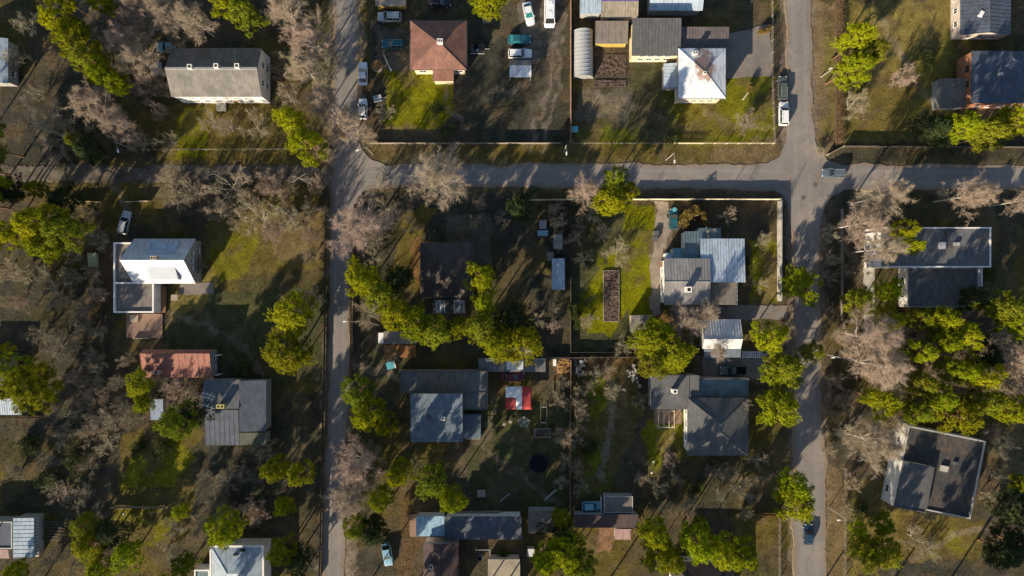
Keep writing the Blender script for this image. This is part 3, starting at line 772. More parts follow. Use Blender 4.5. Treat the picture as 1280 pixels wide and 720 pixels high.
def rust_nodes():
    """rust spreading from the roof's own peak, fixed to the metal"""
    nt = M_rustm.node_tree; N = nt.nodes; Lk = nt.links; bs = N['Principled BSDF']
    old = bs.inputs['Base Color'].links[0].from_socket
    tc = N.new('ShaderNodeTexCoord'); ln = N.new('ShaderNodeVectorMath'); ln.operation = 'DISTANCE'
    mp = N.new('ShaderNodeMapping'); mp.inputs['Scale'].default_value = (1.3,.75,0); Lk.new(tc.outputs['Object'], mp.inputs['Vector'])
    Lk.new(mp.outputs['Vector'], ln.inputs[0]); ln.inputs[1].default_value = (.3,1.2,0)
    nz = N.new('ShaderNodeTexNoise'); nz.inputs['Scale'].default_value = .9; nz.inputs['Detail'].default_value = 7; nz.inputs['Roughness'].default_value = .7
    Lk.new(tc.outputs['Object'], nz.inputs['Vector'])
    a = N.new('ShaderNodeMath'); a.operation = 'MULTIPLY_ADD'; a.inputs[1].default_value = -.14
    Lk.new(ln.outputs['Value'], a.inputs[0]); Lk.new(nz.outputs['Fac'], a.inputs[2])
    mr = N.new('ShaderNodeMapRange'); mr.inputs['From Min'].default_value = .10; mr.inputs['From Max'].default_value = .24
    mr.inputs['To Max'].default_value = .85
    Lk.new(a.outputs[0], mr.inputs['Value'])
    mx = N.new('ShaderNodeMix'); mx.data_type = 'RGBA'; s = [i for i in mx.inputs if i.type == 'RGBA']
    Lk.new(mr.outputs['Result'], mx.inputs['Factor']); Lk.new(old, s[0]); s[1].default_value = (.26,.13,.08,1)
    Lk.new([o for o in mx.outputs if o.type == 'RGBA'][0], bs.inputs['Base Color'])
rust_nodes()
ro = hip(t, r, 5.0, 1.55, M_rustm, W_cream, .4, .3)
x, y = lp(t, 869, 66, 6.); chimney(ro, x, y, 5.2, 6.1, .9, .5, M_chimw, 2); x, y = lp(t, 881, 91, 7.); chimney(ro, x, y, 6.3, 7.0, .45, .45, M_chimw)
windows(t, w, 'S', 1.1, 4); windows(t, w, 'S', 3.2, 4, hh=.8); windows(t, w, 'W', 1.2, 2)
q = loc(t, prect(830,79,844.5,109,2.7)); q[2] = w[0]-.01
shed(t, q, (2.4,2.9,2.9,2.4), M_blue, W_grey, .15, ribs=.6, rdir='x', rname='leanto_roof')
t = house('blue_roofed_house', 'pale blue metal roof cut by the top edge above the long dark roof', 'house', (812,-22,879,14), 3.8)
r = loc(t, prect(812,-22,879,12,3.8)); gable(t, r, 3.4, 1.1, M_blue, W_grey, 'x', .3, ribs=.8)
# 8 houses in the top right corner
t = house('corner_house', 'house with a dark roof and pinkish lit side wall in the top right corner', 'house', (1201,-25,1264,43), 3.4)
r = loc(t, prect(1201,-25,1264,43,3.4)); w = [r[0]+.05, r[1]+.25, r[2]-.3, r[3]-.3]
gable(t, r, 3.3, 1.2, M_navy, W_pink, 'y', .18, ribs=.7); windows(t, ins(r,.18), 'W', .9, 3); windows(t, ins(r,.18), 'S', 1.0, 3)
x, y = lp(t, 1227, 17, 4.4); o = MB().cbox(x, y, 4.0, .7, 1.1, .45, -.5).build('skylight', M_trim, t)
t = house('brick_house', 'house with a big dark blue flat roof and an orange brick side wall', 'house', (1214,64,1300,129), 4.6)
r = loc(t, prect(1214,64,1310,129,4.6)); ro = shed(t, r, (4.7,4.4,4.5,4.8), M_navy, W_brick, .12, th=.2); w = ins(r,.12)
windows(t, w, 'W', 2.6, 2, 1.3, 1.3, .25, .85, W_wood); windows(t, w, 'S', 1.3, 5); door(t, w, 'W', .12)
x, y = lp(t, 1252, 92, 5.2); MB().cbox(x, y, 4.6, .5, .5, .7).build('roof_vent', M_rail, ro)
x, y = lp(t, 1263, 80, 6); a = MB(); a.tube((x,y,4.6),(x,y,6.2),.03,.03); a.tube((x-.2,y-1,6.1),(x+.9,y+.8,6.1),.03,.03)
for k in range(5): a.tube((x-.1+.22*k-.5,y-.75+.36*k+.35,6.12),(x-.1+.22*k+.5,y-.75+.36*k-.35,6.12),.02,.02)
a.build('antenna', M_rail, ro)
q = loc(t, prect(1174,98,1200,134,2.6)); q[2] = w[0]-.01; shed(t, q, (2.3,2.9,2.9,2.3), M_taupe, W_grey, .12, rdir='x', rname='leanto_roof')
# 9 left edge
t = house('edge_house', 'pale blue-grey roof cut by the left edge near the top', 'house', (-50,48,10,104), 3.2)
r = loc(t, prect(-50,48,10,104,3.2)); gable(t, r, 3.2, 1.6, M_blue, W_grey, 'y', .3); windows(t, ins(r,.3), 'E', .9, 3)
# 10 white-roofed house with flat annex
t = house('white_roofed_house', 'steep white-roofed house with a flat-roofed annex and parapet', 'house', (168,298,245,354), 2.9)
r = loc(t, prect(168,298.5,245,354.5,2.9)); w = ins(r,.28)
ro = gable(t, r, 3.1, 5.0, M_white, W_grey, 'x', .28, ribs=0)
dm = MB(); h0 = 3.1
# wide low dormers front and back
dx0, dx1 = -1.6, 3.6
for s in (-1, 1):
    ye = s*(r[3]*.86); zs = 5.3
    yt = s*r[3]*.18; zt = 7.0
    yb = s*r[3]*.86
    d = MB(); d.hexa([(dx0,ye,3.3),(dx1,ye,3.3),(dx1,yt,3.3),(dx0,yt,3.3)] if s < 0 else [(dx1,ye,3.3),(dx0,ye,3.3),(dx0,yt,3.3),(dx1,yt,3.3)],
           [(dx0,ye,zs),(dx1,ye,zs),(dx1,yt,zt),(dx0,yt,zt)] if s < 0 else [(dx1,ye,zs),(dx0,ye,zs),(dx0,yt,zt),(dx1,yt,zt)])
    d.build('dormer', mat('dormer_sheet_shade', (.27,.30,.36), .55, .08, .8) if s < 0 else M_blue, ro)  # front dormer: shade put into its sheet colour
chimney(ro, .7, .3, 7.3, 8.9, .9, .6, M_chim, 2)
windows(t, w, 'E', 1.0, 3, .9, 1.3); windows(t, w, 'E', 3.6, 3, .8, 1.2, .25, .75); windows(t, w, 'S', 1.0, 3, a=.45)
q = loc(t, prect(142,303,192.5,391,3.1)); q2 = [q[0], q[1], q[2], w[1]-.01]
flat(t, q2, 3.2, M_taupe, W_white, .4, .3, M_trim)
q3 = [q[0], w[1]-.01+.002, w[0]-.01, q[3]]; MB().box(q3[0], q3[1], -.2, q3[2], q3[3], 2.67).build('wall', W_white, t)
MB().box(q3[0]+.3, q3[1]+.0, 2.675, q3[2], q3[3]-.3, 2.80).build('roof', M_taupe, t)
p = MB(); p.box(q3[0], q3[1], 2.672, q3[0]+.3, q3[3], 3.2); p.box(q3[0]+.3, q3[3]-.3, 2.672, q3[2], q3[3], 3.2); p.build('parapet', M_trim, t)
q = loc(t, prect(194,356,205,391,1)); sd = MB(); sd.box(q[0]+.1, q[1], -.1, q[2], q[3]-.2, .45); sd.build('porch_floor', W_wood, t)
t = thing('terrace', 'pinkish boarded terrace at the foot of the flat annex', 'deck', G(181,407))
mb = MB()
for k in range(16): mb.box(-3.5+.44*k, -2.4, .0, -3.08+.44*k, 2.3, .22)
mb.build('boards', M_deck, t); mb = MB(); mb.cbox(-1.8, 1.4, .23, 1.6, 1.4, .45); mb.build('table', M_tanr, t); mb = MB(); mb.box(-1.9,-2.5,.1,1.2,-2.42,.9); mb.build('railing', M_conc, t)
t = thing('patio_table', 'small pale square table on the lawn edge by the white-roofed house', 'table', G(220,372))
MB().box(-.65,-.6,.62,.65,.6,.7).build('table_top', M_tanr, t)
for a in (-.5,.5):
    for b in (-.45,.45): MB().box(a-.05,b-.05,0,a+.05,b+.05,.618).build('leg', M_tanr, t)
# 11 long red roof
t = house('red_roofed_building', 'long low building with a sunlit rusty red roof', 'outbuilding', (178,437,266,472), 3.2)
r = loc(t, prect(178,437,265,472,3.2)); ro = gable(t, r, 3.1, 1.15, M_red, W_grey, 'x', .3, ribs=1.2, off=2.0)
x, y = lp(t, 198, 465, 4.); chimney(ro, x, y, 3.2, 4.7, .8, .6, M_chim); windows(t, ins(r,.3), 'S', .9, 5, .9, .9); windows(t, ins(r,.3), 'E', .9, 2, .9, .9)
q = loc(t, prect(267,444,271,471,2)); MB().box(r[2]+.02, r[1]+.3, 0, r[2]+.8, r[1]+.42, 2.2).build('porch_frame', M_trim, t); MB().box(r[2]+.02, r[3]-1.3, 0, r[2]+.8, r[3]-1.2, 2.2).build('porch_frame', M_trim, t)
# 12 dark house with aerials
t = house('aerial_house', 'dark blue-grey roofed house with television aerials and a yellow twin chimney', 'house', (299,476,332,556), 4.2)
r = loc(t, prect(299,476,331,540,4.2)); ro = shed(t, r, (4.1,3.5,3.5,4.3), M_navy, W_grey, .2)
q = loc(t, prect(253,475,298.5,511,4.4)); shed(t, q, (4.4,4.4,3.9,3.9), M_flat, W_grey, .2)
q = loc(t, prect(256,512,298.5,557,3.2)); shed(t, q, (2.9,2.9,3.5,3.5), M_navy, W_grey, .2, ribs=.9)
q = loc(t, prect(299,541,332,557,3.2)); shed(t, q, (2.9,2.9,3.2,3.2), M_moss, W_grey, .2)
x, y = lp(t, 276, 508, 5.4); chimney(ro, x, y, 3.2, 5.6, 1.35, .65, mat('chimney_yellow', (.50,.42,.16), .9, .1), 2)
a = MB()
for px, py, ln, ang in ((262,493,2.6,-.3),(259,497,2.8,-.3),(258,507,3.0,-.35)):
    x, y = lp(t, px, py, 6); c, s = math.cos(ang), math.sin(ang); a.tube((x,y,3.9),(x,y,6.3),.035,.035)
    a.tube((x-ln/2*c,y-ln/2*s,6.25),(x+ln/2*c,y+ln/2*s,6.25),.05,.05)
    for k in range(4):
        f = -.4+.26*k; u, v = x+ln*f*c, y+ln*f*s; a.tube((u+.5*s,v-.5*c,6.28),(u-.5*s,v+.5*c,6.28),.03,.03)
a.build('aerial', M_trim, ro)
# 13 light sheds at the left edge
t = house('edge_shed', 'light blue ribbed shed roof at the left edge below the big round pine', 'shed', (-40,498,26,519), 2.6)
r = loc(t, prect(-40,498,26,519,2.6)); shed(t, r, (2.3,2.3,2.8,2.8), M_blue, W_grey, .2, ribs=.45)
t = house('dim_shed', 'dark shed roof at the left edge above the light blue shed', 'shed', (-40,445,10,482), 3.)
r = loc(t, prect(-40,445,9,482,3.)); shed(t, r, (2.8,2.8,3.1,3.1), M_navy, W_grey, .2, ribs=.6)
t = house('slatted_house', 'pale house roof with ribbed side at the bottom left corner', 'house', (-30,648,47,698), 3.2)
r = loc(t, prect(16,648,41,698,3.4)); shed(t, r, (3.3,3.1,3.1,3.3), M_blue, W_grey, .1, ribs=.7, rdir='x')
q = loc(t, prect(-40,652,15.5,686,3.2)); flat(t, q, 3.3, M_navy, W_grey, .2, .2, M_fascia)
q = loc(t, prect(-40,687,10,699,3.)); shed(t, q, (2.6,2.6,3.,3.), M_pinkr, W_grey, .1)
q = loc(t, prect(41.5,646,48,696,2.5)); mb = MB()
for k in range(13): mb.box(q[0], q[1]+.6*k, 2.3, q[2], q[1]+.6*k+.34, 2.42)
mb.build('pergola_slat', M_rail, t)
t = house('white_hip_house', 'pale blue-white roofed house with raised centre at the bottom edge', 'house', (262,682,330,740), 4.)
r = loc(t, prect(262,682,330,748,4.)); flat(t, r, 4.0, M_blue, W_white, .25, .35, M_trim)
q = [r[0]+1.9, r[1]+2, r[2]-2.2, r[3]-2.4]; hip(t, [r[0]+.4, r[1]+.4, r[2]-.4, r[3]-.4], 3.95, .9, M_blue, W_white, .2, 3.0, wall=False)
for px, py in ((295,693),(303,688)): x, y = lp(t, px, py, 4.3); MB().cbox(x, y, 4.0, .9, .35, .5, .1).build('roof_vent', M_black, t)
q = loc(t, prect(243,712,262,740,2.8)); flat(t, q, 2.9, M_teal, W_white, .2, .25, M_trim)
# 14 house in the shade of the pines
t = house('shaded_house', 'dark brown hip-roofed house lying in deep shade between pines', 'house', (524,302,590,372), 3.8)
r = loc(t, prect(526,304,590,371,3.8)); hip(t, r, 3.8, 2.2, M_darkbr, W_wood, .4, 1.5, 'y'); w = ins(r,.4); windows(t, w, 'E', 1., 3); windows(t, w, 'W', 1., 3)
q = loc(t, prect(541,373,583,393,2.4)); shed(t, q, (2.2,2.2,2.8,2.8), M_darkbr, W_wood, .2, rname='porch_roof')
for a, b in ((545,556),(568,580)):
    g = loc(t, prect(a,375,b,391,2.6)); f = MB(); zz = 2.33
    for k in range(3):
        X = g[0]+(g[2]-g[0])*k/2; f.hexa([(X-.07,g[1],zz-.1),(X+.07,g[1],zz-.1),(X+.07,g[3],zz+.42),(X-.07,g[3],zz+.42)], [(X-.07,g[1],zz+.06),(X+.07,g[1],zz+.06),(X+.07,g[3],zz+.56),(X-.07,g[3],zz+.56)])
    fo = f.build('skylight', M_rail, t)
    MB().hexa([(g[0],g[1],zz-.1),(g[2],g[1],zz-.1),(g[2],g[3],zz+.4),(g[0],g[3],zz+.4)], [(g[0],g[1],zz+.03),(g[2],g[1],zz+.03),(g[2],g[3],zz+.53),(g[0],g[3],zz+.53)]).build('pane', M_bluegr, fo)
# 15 shed under the pine row
t = house('low_shed', 'low grey-roofed shed with a white box end, tucked under the pine row', 'shed', (480,414,521,430), 2.5)
r = loc(t, prect(480,414,521,430,2.5)); shed(t, r, (2.4,2.4,2.6,2.6), M_taupe, W_wood, .15); q = loc(t, prect(473,416,479.5,429,2)); MB().box(q[0],q[1],0,q[2],q[3],2.1).build('box_end', M_trim, t)
q = loc(t, prect(480,431,520,447,.3)); mb = MB()
for k in range(11): mb.box(q[0], q[1]+.23*k, .05, q[2], q[1]+.23*k+.21, .28)
mb.build('deck', M_decko, t)
# 16 blue-grey house
t = house('blue_grey_house', 'house with a square blue-grey roof on top of a wider dark flat roof', 'house', (513,492,578,553), 5.6)
r = loc(t, prect(513,492,578,553,5.6)); ro = shed(t, r, (5.3,5.3,5.8,5.8), M_bluegr, W_grey, .2, th=.22)
x, y = lp(t, 554, 523, 6.2); chimney(ro, x, y, 5.4, 6.5, .6, .6, M_chimw, 2); x, y = lp(t, 536, 523, 5.8); boxpart(t, 'hatch', M_slate, x, y, 5.5, .8, .7, .25, ro)
windows(t, ins(r,.2), 'S', 1., 4); windows(t, ins(r,.2), 'S', 3.4, 4)
q = loc(t, prect(500,464,609,514,3.3)); q[1] = r[3]-.19
flat(t, q, 3.4, M_flat, W_grey, .12, .15, M_slate)
q2 = [r[2]-.19, q[1]-3.2, q[2], q[1]-.001]; flat(t, q2, 3.4, M_flat, W_grey, .12, .15, M_slate)
q3 = loc(t, prect(579,518,601,548,1.)); q3[0] = r[2]-.18; MB().box(q3[0],q3[1],-.1,q3[2],q3[3],.9).build('terrace', M_bluegr, t); mb = MB()
for k in range(5): mb.tube((q3[2]-.1,q3[1]+.1+.95*k,.9),(q3[2]-.1,q3[1]+.1+.95*k,1.9),.05,.05)
for zz in (1.3,1.9): mb.tube((q3[2]-.1,q3[1]+.1,zz),(q3[2]-.1,q3[3]-.1,zz),.05,.05)
mb.tube((q3[0]+.5,q3[1]+.1,1.9),(q3[2]-.1,q3[1]+.1,1.9),.05,.05); mb.build('railing', M_rail, t)
# 17 row of low sheds north of the canopy
t = house('shed_row', 'row of low grey shed roofs with a pale skylight, above the red and white canopy', 'shed', (598,448,682,465), 2.5)
r = loc(t, prect(598,448,682,465,2.5)); shed(t, r, (2.4,2.4,2.6,2.6), M_flat, W_grey, .15, ribs=1.4)
q = loc(t, prect(633,451,654,462,2.9)); MB().box(q[0],q[1],2.3,q[2],q[3],2.95).build('skylight', M_white, t)
t = house('tin_shed', 'shiny ribbed tin roof peeping out under the pine above the low shed row', 'shed', (632,436,666,445), 2.5)
r = loc(t, prect(632,434,666,445,2.5)); shed(t, r, (2.3,2.3,2.7,2.7), M_metal, W_grey, .15, ribs=.5)
# 18 long building along the bottom
t = house('long_building', 'long navy ribbed roof with a light blue end section along the bottom', 'outbuilding', (520,644,652,674), 3.4)
r = loc(t, prect(556,645,652,675,3.4)); shed(t, r, (3.1,3.1,3.7,3.7), M_navy, W_white, .25, ribs=.55); windows(t, ins(r,.25), 'S', .9, 5)
q = loc(t, prect(520,645,555.5,671,3.)); shed(t, q, (2.7,2.7,3.1,3.1), M_blue if False else mat('roof_sky_blue', (.24,.38,.50), .5, .1, .7), W_white, .2)
q = loc(t, prect(512,643,529,671,.3)); MB().box(q[0],q[1],-.1,q[0]+1.25,q[3],.25).build('deck', M_deck, t)
t = house('purple_roofed_house', 'house with a dark purple roof and small roof hatch at the bottom edge', 'house', (529,679,573,750), 4.2)
r = loc(t, prect(529,679,573,755,4.2)); ro = gable(t, r, 4.0, .9, M_purple, W_grey, 'y', .3); x, y = lp(t, 539, 709, 5.); chimney(ro, x, y, 4.0, 5.0, .6, .8, M_rail)
t = house('tan_flat_shed', 'flat tan roof at the bottom edge beside the dark purple roof', 'shed', (610,698,650,740), 2.8)
r = loc(t, prect(610,699,650,745,2.8)); shed(t, r, (2.7,2.7,2.9,2.9), M_tanr, W_grey, .15)
t = house('ribbed_shed', 'grey ribbed shed roof between the navy roof and the big bottom pine', 'shed', (660,638,697,667), 2.8)
r = loc(t, prect(660,638,697,667,2.8)); shed(t, r, (2.6,2.6,2.9,2.9), M_taupe, W_grey, .15, ribs=.5)
t = house('twin_slope_shed', 'shed with dark and pinkish roof slopes near the bottom right of the centre fence', 'shed', (718,643,798,660), 3.)
r = loc(t, prect(718,643,798,660,2.9)); shed(t, r, (2.8,2.8,3.,3.), M_purple, W_grey, .15)
q = loc(t, prect(769,661,789,676,2.6)); shed(t, q, (2.0,2.0,2.75,2.75), M_pinkr, W_grey, .15)  # slopes of one roof, sun and shade put into their colours
t = house('box_shed', 'small flat taupe-roofed hut standing next to the light blue car', 'hut', (755,620,791,641), 2.4)
r = loc(t, prect(755,620.5,791,641,2.4)); flat(t, r, 2.45, M_taupe, W_grey, .1, .12)
t = house('bottom_hip_house', 'dark purple-grey hip roof half hidden by pines at the bottom edge', 'house', (840,703,916,760), 4.2)
r = loc(t, prect(840,703,916,765,4.2)); hip(t, r, 4.2, 1.9, M_purple, W_white, .4, 2.5); windows(t, ins(r,.4), 'N', 1., 3)
# 19 metal-roofed house in the middle right
t = house('metal_roofed_house', 'house of several pale metal roofs with a broad chimney, beside the garden lawn', 'house', (830,323,887,381), 5.4)
r = loc(t, prect(830,323,887,381,5.0)); ro = gable(t, r, 5.0, .65, M_metal, W_white, 'x', .35, ribs=.55); w = ins(r,.35)
x, y = lp(t, 861, 362, 6.8); chimney(ro, x, y, 5.0, 6.9, .95, 1.0, M_chimw); windows(t, w, 'W', 1., 3); windows(t, w, 'W', 3.2, 3, .9, .9); door(t, w, 'W', .92)
q = loc(t, prect(876,298,932,353,4.7)); q[0] = max(q[0], r[2]-1.4)
shed(t, [r[2]+.01, q[1], q[2], q[3]], (5.0,4.6,4.0,4.4), M_blue, W_white, .2, ribs=.5)
shed(t, [q[0]-.2, r[3]+.01, r[2]-.002, q[3]], (4.72,4.78,4.2,4.14), M_blue, W_white, .2, ribs=.5)
q2 = loc(t, prect(856,289,876,322,3.6)); shed(t, [q2[0], r[3]+.01, q[0]-.22, q2[3]], (3.9,3.9,3.3,3.3), M_teal, W_white, .15, ribs=.5)
q3 = loc(t, prect(877,285,901,297,3.4)); shed(t, [q[0]-.2, q[3]+.01, q3[2], q3[3]], (3.7,3.7,3.3,3.3), M_teal, W_white, .15, ribs=.5)
q4 = loc(t, prect(841,310,855,322,3.)); shed(t, [q4[0], r[3]+.01, q2[0]-.02, q4[3]], (3.2,3.2,2.8,2.8), mat('roof_turquoise', (.16,.30,.34), .55, .1, .8), W_white, .15, ribs=.5)
q4 = loc(t, prect(832,316,840,322,2.6)); shed(t, [q4[0], r[3]+.01, q4[2]-.02, q4[3]], (2.8,2.8,2.6,2.6), M_blue, W_white, .1)
q5 = loc(t, prect(888,354,920,381,3.2)); q5 = [r[2]+.02-.35+.36, q5[1], q5[2], q[1]-.02]; MB().box(q5[0],q5[1],-.2,q5[2],q5[3],3.1).build('terrace', M_taupe, t)
mb = MB()
for k in range(6): yy = q5[1]+.05+(q5[3]-q5[1]-.1)*k/5; mb.tube((q5[2]-.05,yy,3.1),(q5[2]-.05,yy,4.0),.04,.04)
mb.tube((q5[2]-.05,q5[1]+.05,4.0),(q5[2]-.05,q5[3]-.05,4.0),.05,.05); mb.build('railing', M_rail, t)
t = house('taupe_hut', 'small brownish flat-roofed hut at the lawn corner below the soil bed', 'hut', (789,394,816,416), 2.4)
r = loc(t, prect(789,394,816,416,2.4)); shed(t, r, (2.3,2.3,2.5,2.5), M_taupe, W_cream, .12)
t = house('garage', 'garage with a white front slope and blue-grey back slope', 'garage', (878,399,926,436), 3.)
r = loc(t, prect(878,399,926,436,3.)); gable(t, r, 2.9, 1.3, mat('roof_white_seams', (.58,.58,.58), .5, .06, .7), W_grey, 'x', .25, ribs=.5, off=-.9); w = ins(r,.25); door(t, w, 'E', .5, M_trim, 2.4, 2.1)
q = loc(t, prect(880,436.5,926,447,2.3)); shed(t, [q[0], q[1], q[2], r[1]-.02], (2.1,2.1,2.5,2.5), M_bluegr, W_grey, .1, wall=False, posts=W_wood, rname='porch_roof')
q = loc(t, prect(890,448,915,455,1.8)); MB().box(q[0],q[1],.0,q[2],q[3],.3).build('step', M_teal, t)
# 20 dark hip house
t = house('dark_hip_house', 'large dark grey hip-roofed house with a white lit side wall', 'house', (860,498,935,569), 4.8)
r = loc(t, prect(860,498,935,569,4.8)); hip(t, r, 4.8, 1.9, M_dark if False else M_slate, W_white, .35, 1.4, 'y', px=None); w = ins(r,.35); windows(t, w, 'W', 1.2, 3, 1.2, 1.3); windows(t, w, 'S', 1.2, 4)
q = loc(t, prect(814,469,874,512,4.2)); q = [q[0], q[1], w[0]-.02, q[3]]
shed(t, [q[0], q[1], q[2], q[3]], (3.9,4.0,4.5,4.4), M_slate, W_grey, .25); x, y = lp(t, 843, 489, 5.4); chimney(t, x, y, 4.0, 5.9, .8, .7, M_chimw)
q2 = [w[0]-.01, r[3]+.02, q[2]+1.9, q[3]]; shed(t, q2, (4.0,4.0,4.4,4.4), M_slate, W_grey, .1)
q3 = loc(t, prect(877,473,936,497,3.2)); q3 = [q2[2]+.02, r[3]+.02, q3[2], q3[3]]; flat(t, q3, 3.3, M_teal, W_grey, .15, .15, M_slate)
t = thing('pergola', 'light pergola frame over a brown patio beside the dark hip-roofed house', 'pergola', G(830,521))
MB().box(-1.9,-1.3,-.05,3.4,1.55,.08).build('patio', M_deck, t)
for a in (-1.6, 0., 1.45):
    for b in (-1.6, 1.5): MB().box(a-.06,b-.06,-.1,a+.06,b+.06,2.3).build('post', M_fy, t)
for b in (-1.6, 1.5): MB().box(-1.75,b-.06,2.302,1.6,b+.06,2.42).build('beam', M_fy, t)
for a in (-1.6,-.55,.45,1.45): MB().box(a-.05,-1.8,2.424,a+.05,1.7,2.52).build('rafter', M_fy, t)
# 21 long flat-roofed block at the right
t = house('flat_roofed_block', 'long two-storey block with a grey flat roof edged in white, behind leaning birches', 'house', (1100,284,1239,334), 5.9)
r = loc(t, prect(1100,284,1239,334,5.9)); flat(t, r, 5.9, M_flat, W_white, .25, .22, M_trim); w = r
windows(t, w, 'W', 1., 3); windows(t, w, 'W', 3.6, 3); windows(t, w, 'S', 3.8, 8, 1.2, 1.1)
for px, py, a, b, m in ((1178,307,1.1,1.3,M_chimw),(1196,305,.9,.6,M_cyan if False else M_fascia),(1187,293,1.3,.9,M_slate)): x, y = lp(t, px, py, 6.1); boxpart(t, 'roof_box', m, x, y, 5.65, a, b, .6)
q = loc(t, prect(1135,336,1223,384,3.4)); q = [q[0], q[1], q[2], r[1]-.02]; flat(t, q, 3.3, M_flat, W_white, .12, .12, M_fascia); windows(t, q, 'W', .9, 2)
MB().box(q[2]+.02, q[3]-3.6, 2.4, q[2]+.2, q[3], 4.3).build('screen_wall', M_trim, t)
# 22 tilted flat-roofed house
cx, cy = G(1176, 592, 4.3); ang = -R(11.4)
W_bright = mat('wall_bright_white', (.82,.80,.76), .8, .04, .8, (.72,.69,.64), .5, .3, .1)
t = thing('tilted_flat_house', 'flat-roofed white-walled house turned askew to the street, lower right', 'house', (cx, cy), ang)
S = (140-4.3)/896; WX, WY = 99*S, 101*S
r = [-WX/2, -WY/2+.2, WX/2, WY/2]
# main lower roof, then the raised corner block
flat(t, r, 3.9, M_flat2, W_bright, .3, .25, M_fascia, wall=True)
b = [-WX/2-.02-.25, -WY/2-.15, -WX/2+38*S, -WY/2+57*S]
flat(t, b, 5.0, M_slate, W_bright, .2, .2, M_slate, h0=-.2)
windows(t, b, 'W', .9, 1, 1.3, 1.1, .1, .5); windows(t, r, 'W', 1., 1, 1.0, 1.0, .6, .98); windows(t, b, 'S', 1., 2)
boxpart(t, 'roof_box', M_conc, .7, 1.0, 3.6, 1.3, 1.1, .55); boxpart(t, 'roof_box', M_slate, 2.6, 2.4, 3.6, .8, .6, .4)
mb = MB(); mb.box(r[2]-.9, r[1]-.4, -.1, r[2]-.82, r[3]-2., 1.2); mb.build('side_rail', M_rail, t)
# ------------------------------------------------------------------ vehicles
def paint(name, col, rough=.3, metal=.0): return mat('paint_'+name, col, rough, .04, 1.0, spec=.5, metal=metal)
CARG = mat('car_glass', (.02,.025,.03), .06, .05, 1.0, spec=.7)
CARGT = mat('car_glass_tinted_green', (.02,.16,.16), .08, .05, 1.0, spec=.7)
KINDS_ = {  # L, W, H, base x back/front, top x back/front, hood z, belt z
 'sedan': (4.5,1.78,1.45,-.40,.20,-.25,.02,.58,.62),
 'wagon': (4.6,1.8,1.5,-.47,.20,-.42,.04,.60,.64),
 'suv':   (4.6,1.85,1.72,-.475,.23,-.43,.08,.60,.62),
 'hatch': (4.0,1.72,1.5,-.46,.22,-.36,.05,.58,.62),
 'van':   (5.6,2.0,2.5,-.485,.42,-.475,.33,.46,.50),
 'bus':   (7.2,2.1,2.7,-.49,.44,-.48,.36,.42,.50),
 'pickup':(5.1,1.85,1.75,-.08,.22,-.06,.08,.58,.60),
}
